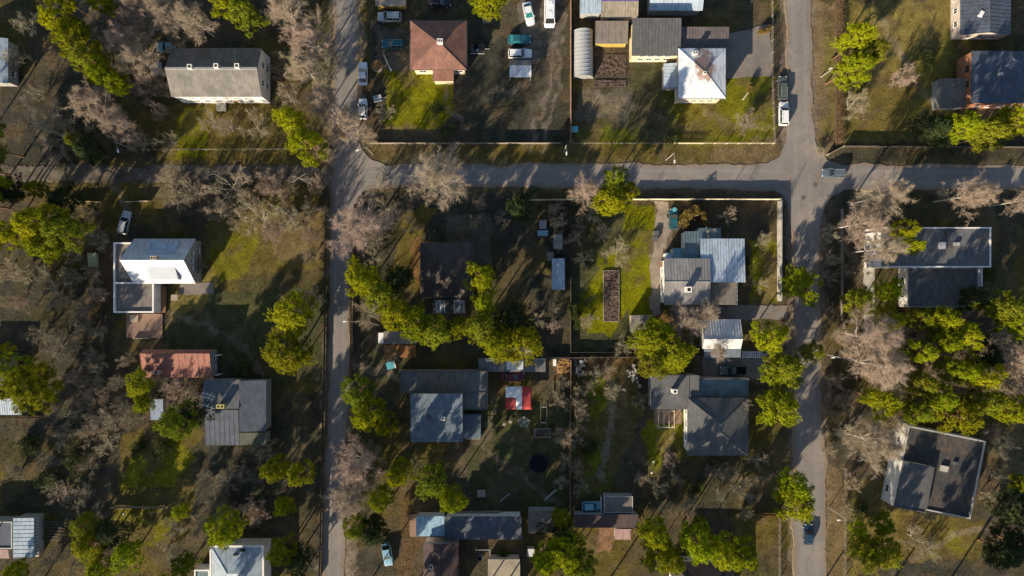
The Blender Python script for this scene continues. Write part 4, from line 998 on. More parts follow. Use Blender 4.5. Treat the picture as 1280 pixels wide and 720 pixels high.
def vehicle(name, label, cat, px, py, ang, kind, m, glass=None, group=None, length=None):
    L, W, H, bb, bf, tb, tf, hz, bz = KINDS_[kind]; gl = glass or CARG
    x, y = G(px, py, .7); t = thing(name, label, cat, (x, y, .03), R(ang), group)
    if length: L = length
    hw = W/2; zb = .22
    st = [(-.5,.78,.50),(-.485,.90,.60),(-.46,.96,bz),(-.2,1,bz),(.0,1,bz),(bf,.99,bz-.005),(.34,.96,hz),(.44,.92,hz-.05),(.485,.84,hz-.10),(.5,.72,hz-.2)]
    if kind in ('van','bus'): st = [(-.5,.9,bz-.1),(-.49,.98,bz),(-.2,1,bz),(.0,1,bz),(.3,1,bz),(bf,.98,bz),(.47,.94,hz-.04),(.49,.88,hz-.08),(.5,.78,hz-.14)]
    mb = MB(); prev = None
    for fx, fw, fz in st:
        X = fx*L; w_ = hw*fw; z = fz*H
        ring = [(X,-w_*.92,zb),(X,-w_,zb+.18),(X,-w_,z*.82),(X,-w_*.93,z-.02),(X,-w_*.6,z+.015),(X,w_*.6,z+.015),(X,w_*.93,z-.02),(X,w_,z*.82),(X,w_,zb+.18),(X,w_*.92,zb)]
        b = len(mb.v); mb.v += ring; n = len(ring); cur = list(range(b, b+n))
        if prev is None: mb.face(list(reversed(cur)))
        else:
            for i in range(n): j = (i+1) % n; mb.face((prev[i], prev[j], cur[j], cur[i]))
        prev = cur
    mb.face(prev)
    zt = H; z0 = bz*H-.03; bw = hw*.9; tw = hw*(.72 if kind not in ('van','bus') else .82)
    B = [(bb*L,-bw,z0),(bf*L,-bw*.96,z0),(bf*L,bw*.96,z0),(bb*L,bw,z0)]; T = [(tb*L,-tw,zt-.04),(tf*L,-tw*.97,zt-.04),(tf*L,tw*.97,zt-.04),(tb*L,tw,zt-.04)]
    # pillars belong to the body shell
    for k in range(4): mb.tube(B[k], T[k], .06, .05, 5)
    if kind not in ('pickup',):
        for s in (0, 1):
            f = .5; p = [Vector(B[0 if s == 0 else 3]).lerp(Vector(B[1 if s == 0 else 2]), f), Vector(T[0 if s == 0 else 3]).lerp(Vector(T[1 if s == 0 else 2]), f)]
            mb.tube(p[0], p[1], .05, .045, 5)
    if kind == 'pickup':
        pass
    mb.build('body', m, t, smooth=False, bevel=.03)
    core = MB(); sh = lambda P, k: [(p[0]*1.0, p[1]*k, p[2]) for p in P]
    core.hexa(sh(B,.97), sh(T,.97)); core.build('cabin', M_black, t)
    # roof skin
    rf = MB(); rr = [(tb*L-.03,-tw-.02),(tf*L+.02,-tw*.97-.02),(tf*L+.02,tw*.97+.02),(tb*L-.03,tw+.02)]
    rf.hexa([(a,b,zt-.05) for a,b in rr], [(a*.985+.005*L*(tb+tf)/2,b*.93,zt+.015) for a,b in rr]); rf.build('roof', m, t, bevel=.02)
    def pane(nm, a, b, c, d, k=.1):
        a, b, c, d = map(Vector, (a,b,c,d)); ce = (a+b+c+d)/4; P = [p.lerp(ce, k) for p in (a,b,c,d)]; n = (b-a).cross(d-a).normalized()
        if n.dot(ce-Vector((0,0,z0*.6))) < 0: n = -n
        g = MB(); g.hexa([p-n*.03 for p in P], [p+n*.018 for p in P]); g.build(nm, gl, t)
    pane('windscreen', B[1], B[2], T[2], T[1]); pane('rear_window', B[3], B[0], T[0], T[3])
    pane('side_window', B[0], B[1], T[1], T[0], .12); pane('side_window', B[2], B[3], T[3], T[2], .12)
    wr = .33 if kind not in ('van','bus') else .36
    for sx in (-.3, .31):
        for s in (-1, 1):
            w_ = MB(); w_.tube((sx*L, s*(hw-.2), wr-.03), (sx*L, s*(hw+.015), wr-.03), wr, wr, 14); o = w_.build('wheel', M_tyre, t)
            MB().tube((sx*L, s*(hw+.0151), wr-.03), (sx*L, s*(hw+.03), wr-.03), wr*.62, wr*.55, 10).build('rim', M_rail, o)
    for s in (-1, 1):
        MB().cbox(L*.478, s*hw*.66, hz*H-.24, .1, .3, .13).build('headlight', M_lamp, t)
        MB().cbox(-L*.492, s*hw*.72, bz*H-.26, .08, .26, .15).build('tail_light', M_tail, t)
        MB().cbox(bf*L-.12, s*(hw+.07), z0+.02, .12, .16, .12).build('wing_mirror', m, t)
    if kind == 'pickup':
        bd = MB(); bd.box(-.485*L, -hw*.8, bz*H-.01, -.11*L, hw*.8, bz*H+.022); bd.build('load_bed', M_net, t)
        e = MB(); zz = bz*H+.02
        e.box(-.49*L,-hw*.95,zz-.02,-.1*L,-hw*.8,zz+.10); e.box(-.49*L,hw*.8,zz-.02,-.1*L,hw*.95,zz+.10); e.box(-.495*L,-hw*.8,zz-.02,-.47*L,hw*.8,zz+.10)
        e.build('bed_rail', m, t)
    if kind in ('suv','wagon'):
        e = MB()
        for s in (-1, 1): e.tube((tb*L+.15, s*tw*.85, zt+.05), (tf*L-.2, s*tw*.85, zt+.05), .025, .025, 5)
        e.build('roof_rail', M_rail, t)
    if kind == 'bus':
        e = MB(); e.cbox(-.05*L, 0, zt+.01, .8, .9, .14); e.cbox(.2*L, 0, zt+.01, .6, .6, .08); e.build('roof_hatch', m, t)
    return t
SILV = paint('silver', (.45,.46,.46), .35, .3); WHT = paint('white', (.74,.75,.76)); DKG = paint('dark_green', (.035,.055,.05)); TEAL = paint('teal', (.02,.10,.13))
GRYB = paint('grey_blue', (.11,.145,.18), .35, .2); BLUE = paint('blue', (.018,.05,.09)); BLK = paint('black', (.02,.02,.023)); MAR = paint('maroon', (.10,.015,.018)); LBL = paint('light_blue', (.22,.40,.50)); GRG = paint('grey_green', (.08,.10,.095))
vehicle('parked_car', 'silver parked car beside the small tan shed at the top', 'car', 487, 21, 180, 'suv', SILV, None)
vehicle('parked_car', 'dark teal wagon parked in front of the brown pyramid roof', 'car', 492, 55, 180, 'wagon', TEAL, None)
vehicle('parked_car', 'white saloon parked on the left street verge, upper of the two', 'car', 453.5, 92, 90, 'sedan', WHT, None)
vehicle('parked_car', 'white hatchback parked on the left street verge, below the saloon', 'car', 453.5, 136, 90, 'hatch', WHT, None)
vehicle('parked_car', 'white car with green windscreen parked at a slant at the top', 'car', 661, 17, -78, 'sedan', WHT, CARGT)
vehicle('minibus', 'long white minibus parked against the top edge', 'minibus', 687, 11, -90, 'bus', WHT, None)
vehicle('parked_car', 'dark teal car in deep shade, above the white car and the carport', 'car', 649, 49, 0, 'sedan', TEAL, CARGT)
vehicle('parked_car', 'white estate car with blue-tinted windscreen right above the carport', 'car', 650, 67, 0, 'wagon', WHT, None)
vehicle('parked_car', 'black car in shadow above the brown pyramid roof', 'car', 549, 3, 0, 'wagon', BLK, None)
vehicle('parked_car', 'grey-green car on the right street, in front of the white one', 'car', 978.5, 110, 90, 'wagon', GRG, None)
vehicle('parked_car', 'white van-like car on the right street, behind the grey-green one', 'car', 979.5, 142, 90, 'suv', WHT, None)
vehicle('moving_car', 'silver-blue car turning at the right street crossing', 'car', 1042, 216, 180, 'wagon', GRYB, None)
vehicle('moving_car', 'dark blue car driving down the right street near the bottom', 'car', 1010.5, 668, 90, 'hatch', BLUE, None)
vehicle('parked_car', 'pale silver car on the dark yard above the white-roofed house', 'car', 156, 278, 76, 'wagon', SILV, None)
vehicle('parked_car', 'pale blue car among bare trees by the grey gable house', 'van', 210, 59, 180, 'wagon', LBL, None)
vehicle('pickup_truck', 'black pickup with an open bed on the dark yard below the garage', 'pickup', 916, 463, 180, 'pickup', GRG, None)
vehicle('parked_car', 'maroon car squeezed between the shed row and the red and white canopy', 'car', 641, 471, 0, 'sedan', MAR, None)
vehicle('parked_car', 'white car with blue rear parked nose down at the bottom edge', 'car', 484, 693, -81, 'sedan', LBL, None)
vehicle('parked_car', 'light blue car beside the flat taupe hut', 'car', 740, 632.5, 3, 'hatch', LBL, CARGT)
vehicle('parked_car', 'teal car in shade beside the golden bush', 'car', 842, 274, 90, 'hatch', TEAL, None)

# ------------------------------------------------------------------ fences
def fence(label, px, h, m, kind='board', cat='fence', name='fence', thick=.05, step=2.4):
    P = [G(*p) for p in px]; t = thing(name, label, cat, (P[0][0], P[0][1]))
    P = [(x-P[0][0], y-P[0][1]) for x, y in P]; pm = None; npost = 0
    for a, b in zip(P[:-1], P[1:]):
        d = math.hypot(b[0]-a[0], b[1]-a[1]); n = max(1, round(d/step)); rz = math.atan2(b[1]-a[1], b[0]-a[0])
        for k in range(n):
            f0, f1 = k/n, (k+1)/n; c = ((a[0]+(b[0]-a[0])*(f0+f1)/2), (a[1]+(b[1]-a[1])*(f0+f1)/2)); ln = d/n
            mb = MB(); dz = random.uniform(-.06,.05)
            if kind == 'board': mb.cbox(c[0], c[1], .05, ln-.12, thick, h-.05+dz, rz+random.gauss(0,.012))
            elif kind == 'wall': mb.cbox(c[0], c[1], -.2, ln-.003, thick, h+.2+dz*.3, rz)
            elif kind == 'picket':
                q = int(ln/.22)
                for j in range(q):
                    g = f0+(f1-f0)*(j+.5)/q; mb.cbox(a[0]+(b[0]-a[0])*g, a[1]+(b[1]-a[1])*g, .06, .12, .03, h-.05+random.uniform(-.04,.04), rz)
                for zz in (.3*h,.75*h): mb.cbox(c[0]-math.sin(rz)*.045, c[1]+math.cos(rz)*.045, zz, ln-.12, .05, .09, rz)
            else:
                for zz in np.linspace(.25, h-.05, 5): mb.cbox(c[0], c[1], zz, ln-.1, .02, .02, rz)
                q = int(ln/.3)
                for j in range(q):
                    g = f0+(f1-f0)*(j+.5)/q; mb.cbox(a[0]+(b[0]-a[0])*g-math.sin(rz)*.022, a[1]+(b[1]-a[1])*g+math.cos(rz)*.022, .06, .02, .018, h-.08, rz)
            mb.build('panel', m, t)
            if kind != 'wall':
                q = MB().cbox(a[0]+(b[0]-a[0])*f0, a[1]+(b[1]-a[1])*f0, -.3, .11, .11, h+.36, rz); q.build('post', m, t)
    MB().cbox(P[-1][0], P[-1][1], -.3, .11, .11, h+.36).build('post', m, t)
    return t
fence('pale low board fence along the upper side of the cross street', [(463,180),(700,180)], 1.3, M_fw)
fence('low wire fence with pale posts by the lawn of the rust-stained roof', [(716,180),(838,180)], 1.1, M_fw, 'wire')
fence('short bright pale fence piece at the lower edge of the rusty roof lawn', [(842,180),(876,180)], 1.2, M_fy, 'picket')
fence('wire fence with thin posts at the lower right corner of the rusty roof lawn', [(878,180),(966,180)], 1.2, M_fy, 'wire')
fence('pale wire fence along the left side of the right street, at the top', [(967,177),(964,98),(964,-10)], 1.2, M_fw, 'wire')
fence('dark wire fence between the left street and the brown-roofed yard', [(465,-10),(465,178)], 1.4, M_fd, 'wire')
fence('pinkish board fence from the top edge past the arched greenhouse', [(713,-10),(713,178)], 1.7, M_fp)
fence('weathered board fence below the cross street, left of the leaning pine', [(650,251),(726,250)], 1.9, M_fy)
fence('pale board fence below the cross street, right of the leaning pine', [(785,250),(972,250)], 1.9, M_fy)
fence('thick pale garden wall along the right street', [(972.5,252),(972.5,376)], 1.8, M_conc, 'wall', 'wall', 'garden_wall', .32)
fence('dark board fence down the middle gardens, above the pale tin sheds', [(713,256),(713,440)], 1.3, M_fd)
fence('pinkish board fence down the middle gardens, below the log pile', [(713,450),(712,640)], 1.5, M_fp)
fence('sunlit fence between the lawn and the brown garden below it', [(690,447),(796,446)], 1.2, M_fw)
fence('brown fence behind the dry hedge right of the right street', [(1044,-10),(1044,182)], .8, M_fd)
fence('short pale fence at the street corner by the silver-blue car', [(1033,194),(1052,184)], 1.3, M_fy)
fence('dark board fence along the upper side of the cross street, far right', [(1054,184),(1290,185)], 1.5, M_fd)
fence('thin pale wire fence along the lawn below the grey gable house', [(196,188),(412,187)], 1.2, M_fw, 'wire')
fence('short pale fence by the lane, left of the silver parked car', [(93,252),(126,253)], 1.3, M_fy)
fence('short pale fence by the lane, behind the silver parked car', [(155,253),(188,252)], 1.3, M_fw)
fence('low fence across the striped sunlit grass, lower left', [(141,633),(207,633)], 1.0, M_fw)
fence('dark fence along the left side of the left street', [(409,240),(407,400),(404,560),(400,720)], 1.2, M_fd)
fence('dark fence along the right side of the left street', [(444,256),(440,330),(439,476)], 1.2, M_fd)
fence('low grey board fence along the right side of the right street', [(1051,262),(1051,400)], 1.1, M_fw)
fence('wire fence along the right street at the bottom, by the sunlit pines', [(1055,585),(1054,725)], 1.3, M_fw, 'wire')
fence('pale wire fence at the bottom of the right street', [(973,640),(973,725)], 1.2, M_fw, 'wire')
fence('dark fence below the light blue shed at the left edge', [(-10,521),(52,521)], 1.2, M_fd)
fence('dark fence beside the flat annex of the white-roofed house', [(131,385),(131,470)], 1.2, M_fd)
fence('orange-brown fence by the pale wire fence at the bottom', [(943,642),(971,643)], 1.3, M_decko)
fence('low fence in front of the navy roof, in shade', [(560,639),(625,638)], 1.1, M_fw)
fence('dark fence between the shaded garden and the pine garden', [(714,440),(800,440)], 1.1, M_fd)

# ------------------------------------------------------------------ poles and lamps
def lamp(label, px, py, side, h=8.0, arm=1.6):
    # photo position is that of the lamp head
    x, y = G(px, py, h); t = thing('street_lamp', label, 'street lamp', (x-side[0]*arm, y-side[1]*arm), 0, 'street lamps along the streets')
    MB().tube((0,0,-.3),(0,0,h-.1),.075,.05,8).build('pole', M_fascia, t)
    mb = MB(); mb.path([(0,0,h-.2),(side[0]*arm*.4,side[1]*arm*.4,h+.12),(side[0]*arm*.85,side[1]*arm*.85,h+.15)],[.035,.03,.025],6); a = mb.build('arm', M_conc, t)
    MB().cbox(side[0]*arm, side[1]*arm, h+.05, .6, .24, .14, math.atan2(side[1],side[0])).build('lamp_head', M_trim, t)
lamp('street lamp at the left street beside the pine row and bare bush', 431, 402, (-1,0))
lamp('street lamp by the left street corner below the white hatchback', 447, 188, (-.9,-.4), 7.5)
lamp('street lamp at the cross street above the leaning pine', 708, 192, (0,-1), 7.5)
lamp('street lamp at the cross street below the sunlit lawn of the rusty roof', 843, 202, (0,-1), 7.5)
lamp('street lamp at the right street beside the leaning birches', 1041, 447, (-1,0), 7.5)
lamp('street lamp at the right street above the wire fence, bottom right', 1048, 650, (-1,0), 7.5)
lamp('street lamp standing at the lane among bare trees, upper left', 148, 189, (.3,-1), 7.5)
lamp('street lamp on the sunlit verge of the right street by the dry hedge', 1038, 86, (-.9,-.4), 7.5)
def upole(label, px, py, h, rz):
    x, y = G(px, py, h); t = thing('utility_pole', label, 'utility pole', (x, y), rz, 'wooden utility poles')
    MB().tube((0,0,-.4),(0,0,h),.14,.1,8).build('pole', M_fw, t)
    mb = MB(); mb.cbox(0,0,h-.4,2.8,.11,.12,.5); mb.cbox(0,0,h-.65,2.8,.11,.12,-.35); mb.build('crossarm', M_fw, t)
upole('wooden utility pole with crossed arms on the dark lane, upper left', 373, 222, 8.5, .1)
upole('wooden utility pole with crossed arms by the cross street corner', 473, 211, 8.5, -.2)

# ------------------------------------------------------------------ garden things
def spot(name, label, cat, px, py, rz=0): return thing(name, label, cat, G(px, py), rz)
t = spot('well_cover', 'round brown wooden cover beside the dark wire fence', 'well cover', 472, 83)
MB().tube((0,0,-.1),(0,0,.42),1.12,1.08,22).build('ring', M_conc, t); mb = MB()
for k in range(7):
    yy = -.93+.31*k; hw_ = math.sqrt(max(0,1.12**2-max(abs(yy-.14),abs(yy+.14))**2)); mb.box(-hw_, yy-.145, .421, hw_, yy+.145, .5)
mb.build('lid', M_decko, t)
t = spot('plank', 'long pale plank lying aslant on the grass by the teal wagon', 'plank', 484.5, 79, R(-65)); MB().box(-1.8,-.12,0,1.8,.12,.12).build('board', M_fy, t); MB().box(1.2,-.2,.0,1.5,.2,.14).build('cleat', M_trim, t)
t = spot('hand_cart', 'small metal trailer on the lawn edge beside the left fence', 'trailer', 473, 124, .2)
MB().box(-.9,-.6,.35,.7,.6,.42).build('floor', M_rail, t); mb = MB(); mb.box(-.9,-.6,.42,.7,-.55,.75); mb.box(-.9,.55,.42,.7,.6,.75); mb.build('side', M_rail, t); MB().tube((.7,0,.4),(1.7,0,.3),.04,.04).build('drawbar', M_rail, t)
for s in (-1,1): MB().tube((-.1,s*.62,.28),(-.1,s*.78,.28),.28,.28,12).build('wheel', M_tyre, t)
t = spot('utility_trailer', 'dark loaded trailer in the shaded yard right of the brown pyramid roof', 'trailer', 598, 62)
MB().box(-1.4,-.9,.45,1.2,.9,.55).build('bed', M_slate, t); mb = MB(); mb.cbox(-.4,.2,.55,.8,.9,.6,.2); mb.cbox(.6,-.2,.55,.7,.8,.7); mb.build('load', M_net, t); MB().cbox(-.1,-.35,.55,.45,.45,.5).build('can', M_rail, t); MB().tube((1.2,0,.5),(2.2,0,.4),.05,.05).build('drawbar', M_rail, t); MB().box(-1.5,-1.05,.5,1.2,-.95,.7).build('rail', M_rail, t)
for s in (-1,1): MB().tube((-.1,s*.92,.33),(-.1,s*1.1,.33),.33,.33,12).build('wheel', M_tyre, t)
t = spot('pallet', 'pale pallet lying under the small pine at the top', 'pallet', 609, 25.5); mb = MB()
for k in range(6): mb.box(-.85,-.55+.19*k,.1,.85,-.55+.19*k+.14,.14)
mb.build('slat', M_tanr, t); MB().box(-.85,-.05,0,.85,.05,.098).build('runner', M_fw, t)
t = spot('rubbish_bin', 'cyan bin at the end of the dark soil rows', 'bin', 718, 163); MB().hexa([(-.5,-.45,0),(.5,-.45,0),(.5,.45,0),(-.5,.45,0)],[(-.6,-.55,1.0),(.6,-.55,1.0),(.6,.55,1.0),(-.6,.55,1.0)]).build('tub', M_cyan, t); MB().box(-.63,-.58,1.002,.63,.58,1.1).build('lid', M_cyan, t)
t = spot('water_butt', 'turquoise barrel beside the golden bush and teal car', 'barrel', 842, 262.5); MB().tube((0,0,0),(0,0,.9),.4,.42,14).build('barrel', M_cyan, t); MB().tube((0,0,.901),(0,0,.96),.44,.4,14).build('lid', M_cyan, t)
def bed(label, x0, y0, x1, y1, rows=0, z=.22, name='garden_bed'):
    r = prect(x0,y0,x1,y1,0); t = thing(name, label, 'garden bed', ((r[0]+r[2])/2,(r[1]+r[3])/2)); w_, d_ = (r[2]-r[0])/2, (r[3]-r[1])/2
    mb = MB(); e = .12; mb.box(-w_,-d_,-.1,w_,-d_+e,z); mb.box(-w_,d_-e,-.1,w_,d_,z); mb.box(-w_,-d_+e,-.1,-w_+e,d_-e,z); mb.box(w_-e,-d_+e,-.1,w_,d_-e,z); mb.build('frame', M_fd if rows else M_fw, t)
    g = MB(); nx_, ny_ = max(2,int(2*w_/.35)), max(2,int(2*d_/.35)); b = 0
    for j in range(ny_+1):
        for i_ in range(nx_+1): g.v.append((-w_+e+(2*w_-2*e)*i_/nx_, -d_+e+(2*d_-2*e)*j/ny_, z*.7+random.uniform(-.1,.14)))
    for j in range(ny_):
        for i_ in range(nx_): k = j*(nx_+1)+i_; g.face((k,k+1,k+nx_+2,k+nx_+1))
    g.build('soil', M_soilb, t)
    return t
bed('long framed soil bed in the middle of the sunlit lawn', 754, 338, 774, 402)
bed('dark soil bed, upper of two below the grey felt shed', 744, 68, 783, 96, 1, z=.06); bed('dark soil bed, lower of two below the grey felt shed', 743, 100, 783, 108, 1, z=.12)
t = spot('cold_frame', 'pale green box in the bushes left of the flat annex', 'cold frame', 118, 325); MB().hexa([(-.85,-1.3,0),(.85,-1.3,0),(.85,1.3,0),(-.85,1.3,0)],[(-.85,-1.3,.5),(.85,-1.3,.5),(.85,1.3,.8),(-.85,1.3,.8)]).build('box', M_olive, t); MB().hexa([(-.9,-1.35,.503),(.9,-1.35,.503),(.9,1.35,.803),(-.9,1.35,.803)],[(-.9,-1.35,.56),(.9,-1.35,.56),(.9,1.35,.86),(-.9,1.35,.86)]).build('lid', M_olive, t)
def hut(label, x0, y0, x1, y1, h, rm, wm, cat='shed', name='tool_shed', rb=0, two=False):
    t = house(name, label, cat, (x0,y0,x1,y1), h); r = loc(t, prect(x0,y0,x1,y1,h))
    if two: gable(t, r, h-.2, .35, rm, wm, 'y', .1, ribs=rb)
    else: shed(t, r, (h-.1,h-.1,h+.15,h+.15), rm, wm, .1, ribs=rb)
    door(t, ins(r,.1), 'S', .5, None, min(.8,(r[2]-r[0])*.5), min(1.7,h-.5)); return t
hut('small blue garden shed between yellow-green shrubs near the aerial house', 188, 499, 204, 525, 2.1, M_blueb if False else mat('roof_dusty_blue', (.22,.27,.36), .6, .1), W_grey)
hut('tiny grey hut at the top of the middle garden, above a blue box', 674, 275, 683, 286, 1.7, M_metal, W_grey, 'hut', 'garden_hut')
hut('small turquoise-roofed box below the tiny grey hut', 672, 288, 685, 295, 1.4, M_teal if False else mat('roof_aqua', (.20,.34,.38), .6, .1), W_grey, 'box', 'storage_box')
hut('grey corrugated lean-to hut in the middle garden, above the long tin shed', 692, 293, 703, 311, 1.9, M_metal, W_grey, 'hut', 'garden_hut', .45)
hut('small square grey hut at the upper left of the long tin shed', 684, 315, 692, 326, 1.8, M_taupe, W_grey, 'hut', 'garden_hut')
hut('long narrow shiny tin-roofed shed in the dark middle garden', 690, 323, 706, 362, 2.2, M_blue, W_grey, 'shed', 'tin_shed', .5, True)
hut('small pale box hut in the shade by the tan flat roof', 659, 686, 668, 696, 1.6, M_rail, W_grey, 'hut', 'garden_hut')
t = spot('wood_pile', 'stack of orange split logs by the pinkish fence', 'wood pile', 704, 457); mb = MB()
for k in range(150):
    x, y = random.uniform(-1.1,1.1), random.uniform(-1.3,1.3); a = random.uniform(-.5,.5); z = random.uniform(.2,.75)
    mb.tube((x-.22*math.cos(a),y-.22*math.sin(a),z),(x+.22*math.cos(a),y+.22*math.sin(a),z+random.uniform(-.05,.05)),.085,.08,5)
mb.build('logs', M_log, t); MB().box(-1.2,-1.4,0,1.2,1.4,.2).build('base', M_fw, t); MB().box(-2.0,.0,0,-1.4,1.3,.9).build('white_board', M_trim, t)
t = spot('scrap_heap', 'heap of dark scrap and boards right of the log pile', 'scrap heap', 724, 459); mb = MB()
for k in range(26): mb.cbox(random.uniform(-1.2,1.2),random.uniform(-1.6,1.5),random.uniform(0,.5),random.uniform(.3,1.4),random.uniform(.1,.5),random.uniform(.06,.4),random.random()*3)
mb.build('scrap', M_slate, t); MB().cbox(.3,1.2,.5,.5,.5,.4).build('bucket', M_rail, t)
# red and white canopy
t = spot('canopy', 'garden canopy with a red and white panelled roof', 'canopy', 648, 495); zc = 2.5; S_ = (140-zc)/FPX; w_, d_ = 32.5*S_/2, 29*S_/2
X = [-w_, -w_+2.0, -w_+3.15, w_]; Y = [-d_, .1, d_]
def cz(x, y): return zc+.45*(1-max(abs(x)/w_, abs(y)/d_))
def panel(nm, x0, x1, y0, y1, m):
    mb = MB(); n = 6
    for i_ in range(n+1):
        for j in range(n+1): x = x0+(x1-x0)*i_/n; y = y0+(y1-y0)*j/n; mb.v.append((x,y,cz(x,y)+random.uniform(-.02,.02)))
    b = len(mb.v)
    for i_ in range(n):
        for j in range(n): k = i_*(n+1)+j; mb.face((k,k+n+1,k+n+2,k+1))
    o = mb.build(nm, m, t, smooth=True); md = o.modifiers.new('cloth_thickness','SOLIDIFY'); md.thickness = .03
panel('white_panel', X[0], X[1], Y[1], Y[2], M_tarpw); panel('red_panel', X[0], X[1], Y[0], Y[1], M_tarpr); panel('white_panel', X[1], X[2], Y[0], Y[2], M_tarpw); panel('red_panel', X[2], X[3], Y[0], Y[2], M_tarpr)
for a in (-1,1):
    for b in (-1,1): MB().tube((a*(w_-.06),b*(d_-.06),-.2),(a*(w_-.06),b*(d_-.06),zc-.03),.05,.05,6).build('pole', M_rail, t)
# rotary dryer
t = spot('clothes_dryer', 'white rotary clothes dryer standing on the dark lawn below the canopy', 'clothes dryer', 654.5, 525.5); MB().tube((0,0,-.2),(0,0,1.9),.04,.035,8).build('pole', M_trim, t)
for k in range(5):
    a = k*1.2566+.3; MB().tube((0,0,1.3),(1.15*math.cos(a),1.15*math.sin(a),1.85),.035,.03,5).build('arm', M_trim, t)
mb = MB()
for rr in (.45,.8,1.12):
    for k in range(5): a, b = k*1.2566+.3, (k+1)*1.2566+.3; z = 1.3+.55*rr/1.15+.03; mb.tube((rr*math.cos(a),rr*math.sin(a),z),(rr*math.cos(b),rr*math.sin(b),z),.018,.018,4)
mb.build('line', M_trim, t)
def chair(label, px, py, rz):
    t = spot('garden_chair', label, 'chair', px, py, rz); MB().box(-.28,-.28,.4,.28,.28,.46).build('seat', M_tanr, t); MB().hexa([(-.28,.26,.47),(.28,.26,.47),(.28,.31,.47),(-.28,.31,.47)],[(-.28,.42,1.0),(.28,.42,1.0),(.28,.47,1.0),(-.28,.47,1.0)]).build('backrest', M_tanr, t)
    for a in (-.24,.24):
        for b in (-.24,.24): MB().box(a-.03,b-.03,0,a+.03,b+.03,.398).build('leg', M_rail, t)
chair('pale garden chair left of the rotary dryer, tipped toward it', 638, 527, .9); chair('brownish garden chair between the other chair and the dryer', 630, 530, -.5)
t = spot('swing_frame', 'dark wooden swing frame with two pale beams, right of the dryer', 'swing', 679, 516); mb = MB()
for a in (-.6,.6): mb.box(a-.07,-2.8,2.0,a+.07,2.8,2.15)
mb.build('beam', M_fd, t)
for a in (-.8,.8):
    for b in (-2.6,2.6): MB().tube((a*1.6,b,-.1),(a*.75,b,2.0),.07,.07,6).build('leg', M_fd, t)
for b in (-1.2,1.0): MB().box(-.25,b-.3,.5,.25,b+.3,.56).build('seat', M_black, t); 
mb = MB()
for b in (-1.5,-.9,.7,1.3): mb.tube((0,b,.55),(.0,b,2.0),.015,.015,4)
mb.box(-.62,-1.6,1.99,.62,-1.5,2.1); mb.box(-.62,1.4,1.99,.62,1.5,2.1); mb.build('rope', M_rail, t)
t = spot('sandbox', 'dark sandbox with a pale rim below the swing frame', 'sandbox', 678, 541); mb = MB(); mb.box(-1.6,-.9,0,1.6,-.75,.3); mb.box(-1.6,.75,0,1.6,.9,.3); mb.box(-1.6,-.75,0,-1.45,.75,.3); mb.box(1.45,-.75,0,1.6,.75,.3); mb.build('rim', M_fw, t); MB().box(-1.44,-.74,0,1.44,.74,.16).build('sand', M_soilb, t)
def tramp(label, px, py, r):
    t = spot('trampoline', label, 'trampoline', px, py); mb = MB(); n = 28
    pts = [(r*math.cos(6.2832*k/n), r*math.sin(6.2832*k/n), .85) for k in range(n+1)]; mb.path(pts, [.05]*(n+1), 6); mb.build('frame', M_trf, t)
    MB().tube((0,0,.82),(0,0,.835),r*.97,r*.97,28).build('mat', M_net, t)
    for k in range(6): a = k*1.0472; MB().tube((r*math.cos(a),r*math.sin(a),-.05),(r*math.cos(a),r*math.sin(a),.82),.035,.035,6).build('leg', M_rail, t)
tramp('round dark trampoline on the shaded lawn below the sandbox', 673, 578, 1.85)
t = spot('stepping_stones', 'short row of pale stepping slabs on the shaded lawn', 'stepping stones', 688, 618)
for k in range(5): MB().cbox(-.9+.45*k, -.9+.4*k, -.05, .8, .25, .12, .4).build('slab', M_conc, t)
t = spot('pipe', 'pale pipe lying on the dark lawn above the navy roof', 'pipe', 632, 621, .7); MB().tube((-1.1,0,.1),(1.1,0,.1),.07,.07,8).build('tube', M_rail, t); MB().ball((-1.15,0,.12),.12).build('cap', M_rail, t)
t = spot('garden_table', 'grey square table in shade above the navy roof', 'table', 602, 615.5); MB().box(-.8,-.7,.66,.8,.7,.74).build('table_top', M_fw, t)
for a in (-.65,.65):
    for b in (-.55,.55): MB().box(a-.05,b-.05,0,a+.05,b+.05,.658).build('leg', M_fw, t)
t = spot('blue_barrel', 'blue tub beside a thin frame below the navy roof', 'tub', 600, 696); MB().tube((0,0,0),(0,0,.85),.5,.55,16).build('tub', M_blueb, t); MB().tube((0,0,.7),(0,0,.852),.48,.5,16).build('water', M_net, t)
t = spot('frame', 'thin rectangular metal frame around the blue tub', 'frame', 604, 692); mb = MB(); mb.tube((-1.5,1.3,1.6),(1.4,1.3,1.6),.06,.06); mb.tube((1.4,1.3,1.6),(1.4,-1.5,1.6),.06,.06); mb.build('rail', M_rail, t)
for a, b in ((-1.5,1.3),(1.4,1.3),(1.4,-1.5)): MB().tube((a,b,-.1),(a,b,1.6),.05,.05).build('leg', M_rail, t)
def ladder(label, px, py, ln, wd, rz, n=10):
    t = spot('boat_trailer', label, 'trailer', px, py, rz); mb = MB()
    for s in (-1,1): mb.box(-ln/2, s*wd/2-.05, .55, ln/2, s*wd/2+.05, .66)
    mb.build('side_rail', M_trim, t); mb = MB()
    for k in range(n): x = -ln/2+ln*(k+.5)/n; mb.box(x-.11, -wd/2+.051, .57, x+.11, wd/2-.051, .64)
    mb.build('slat', M_white, t)
    for s in (-1,1): MB().tube((0,s*(wd/2+.08),.3),(0,s*(wd/2+.25),.3),.3,.3,12).build('wheel', M_tyre, t)
    MB().tube((ln/2,0,.6),(ln/2+.9,0,.5),.05,.05).build('drawbar', M_rail, t)
ladder('pale slatted trailer parked right of the garage', 939, 443, 4.0, 1.1, 0)
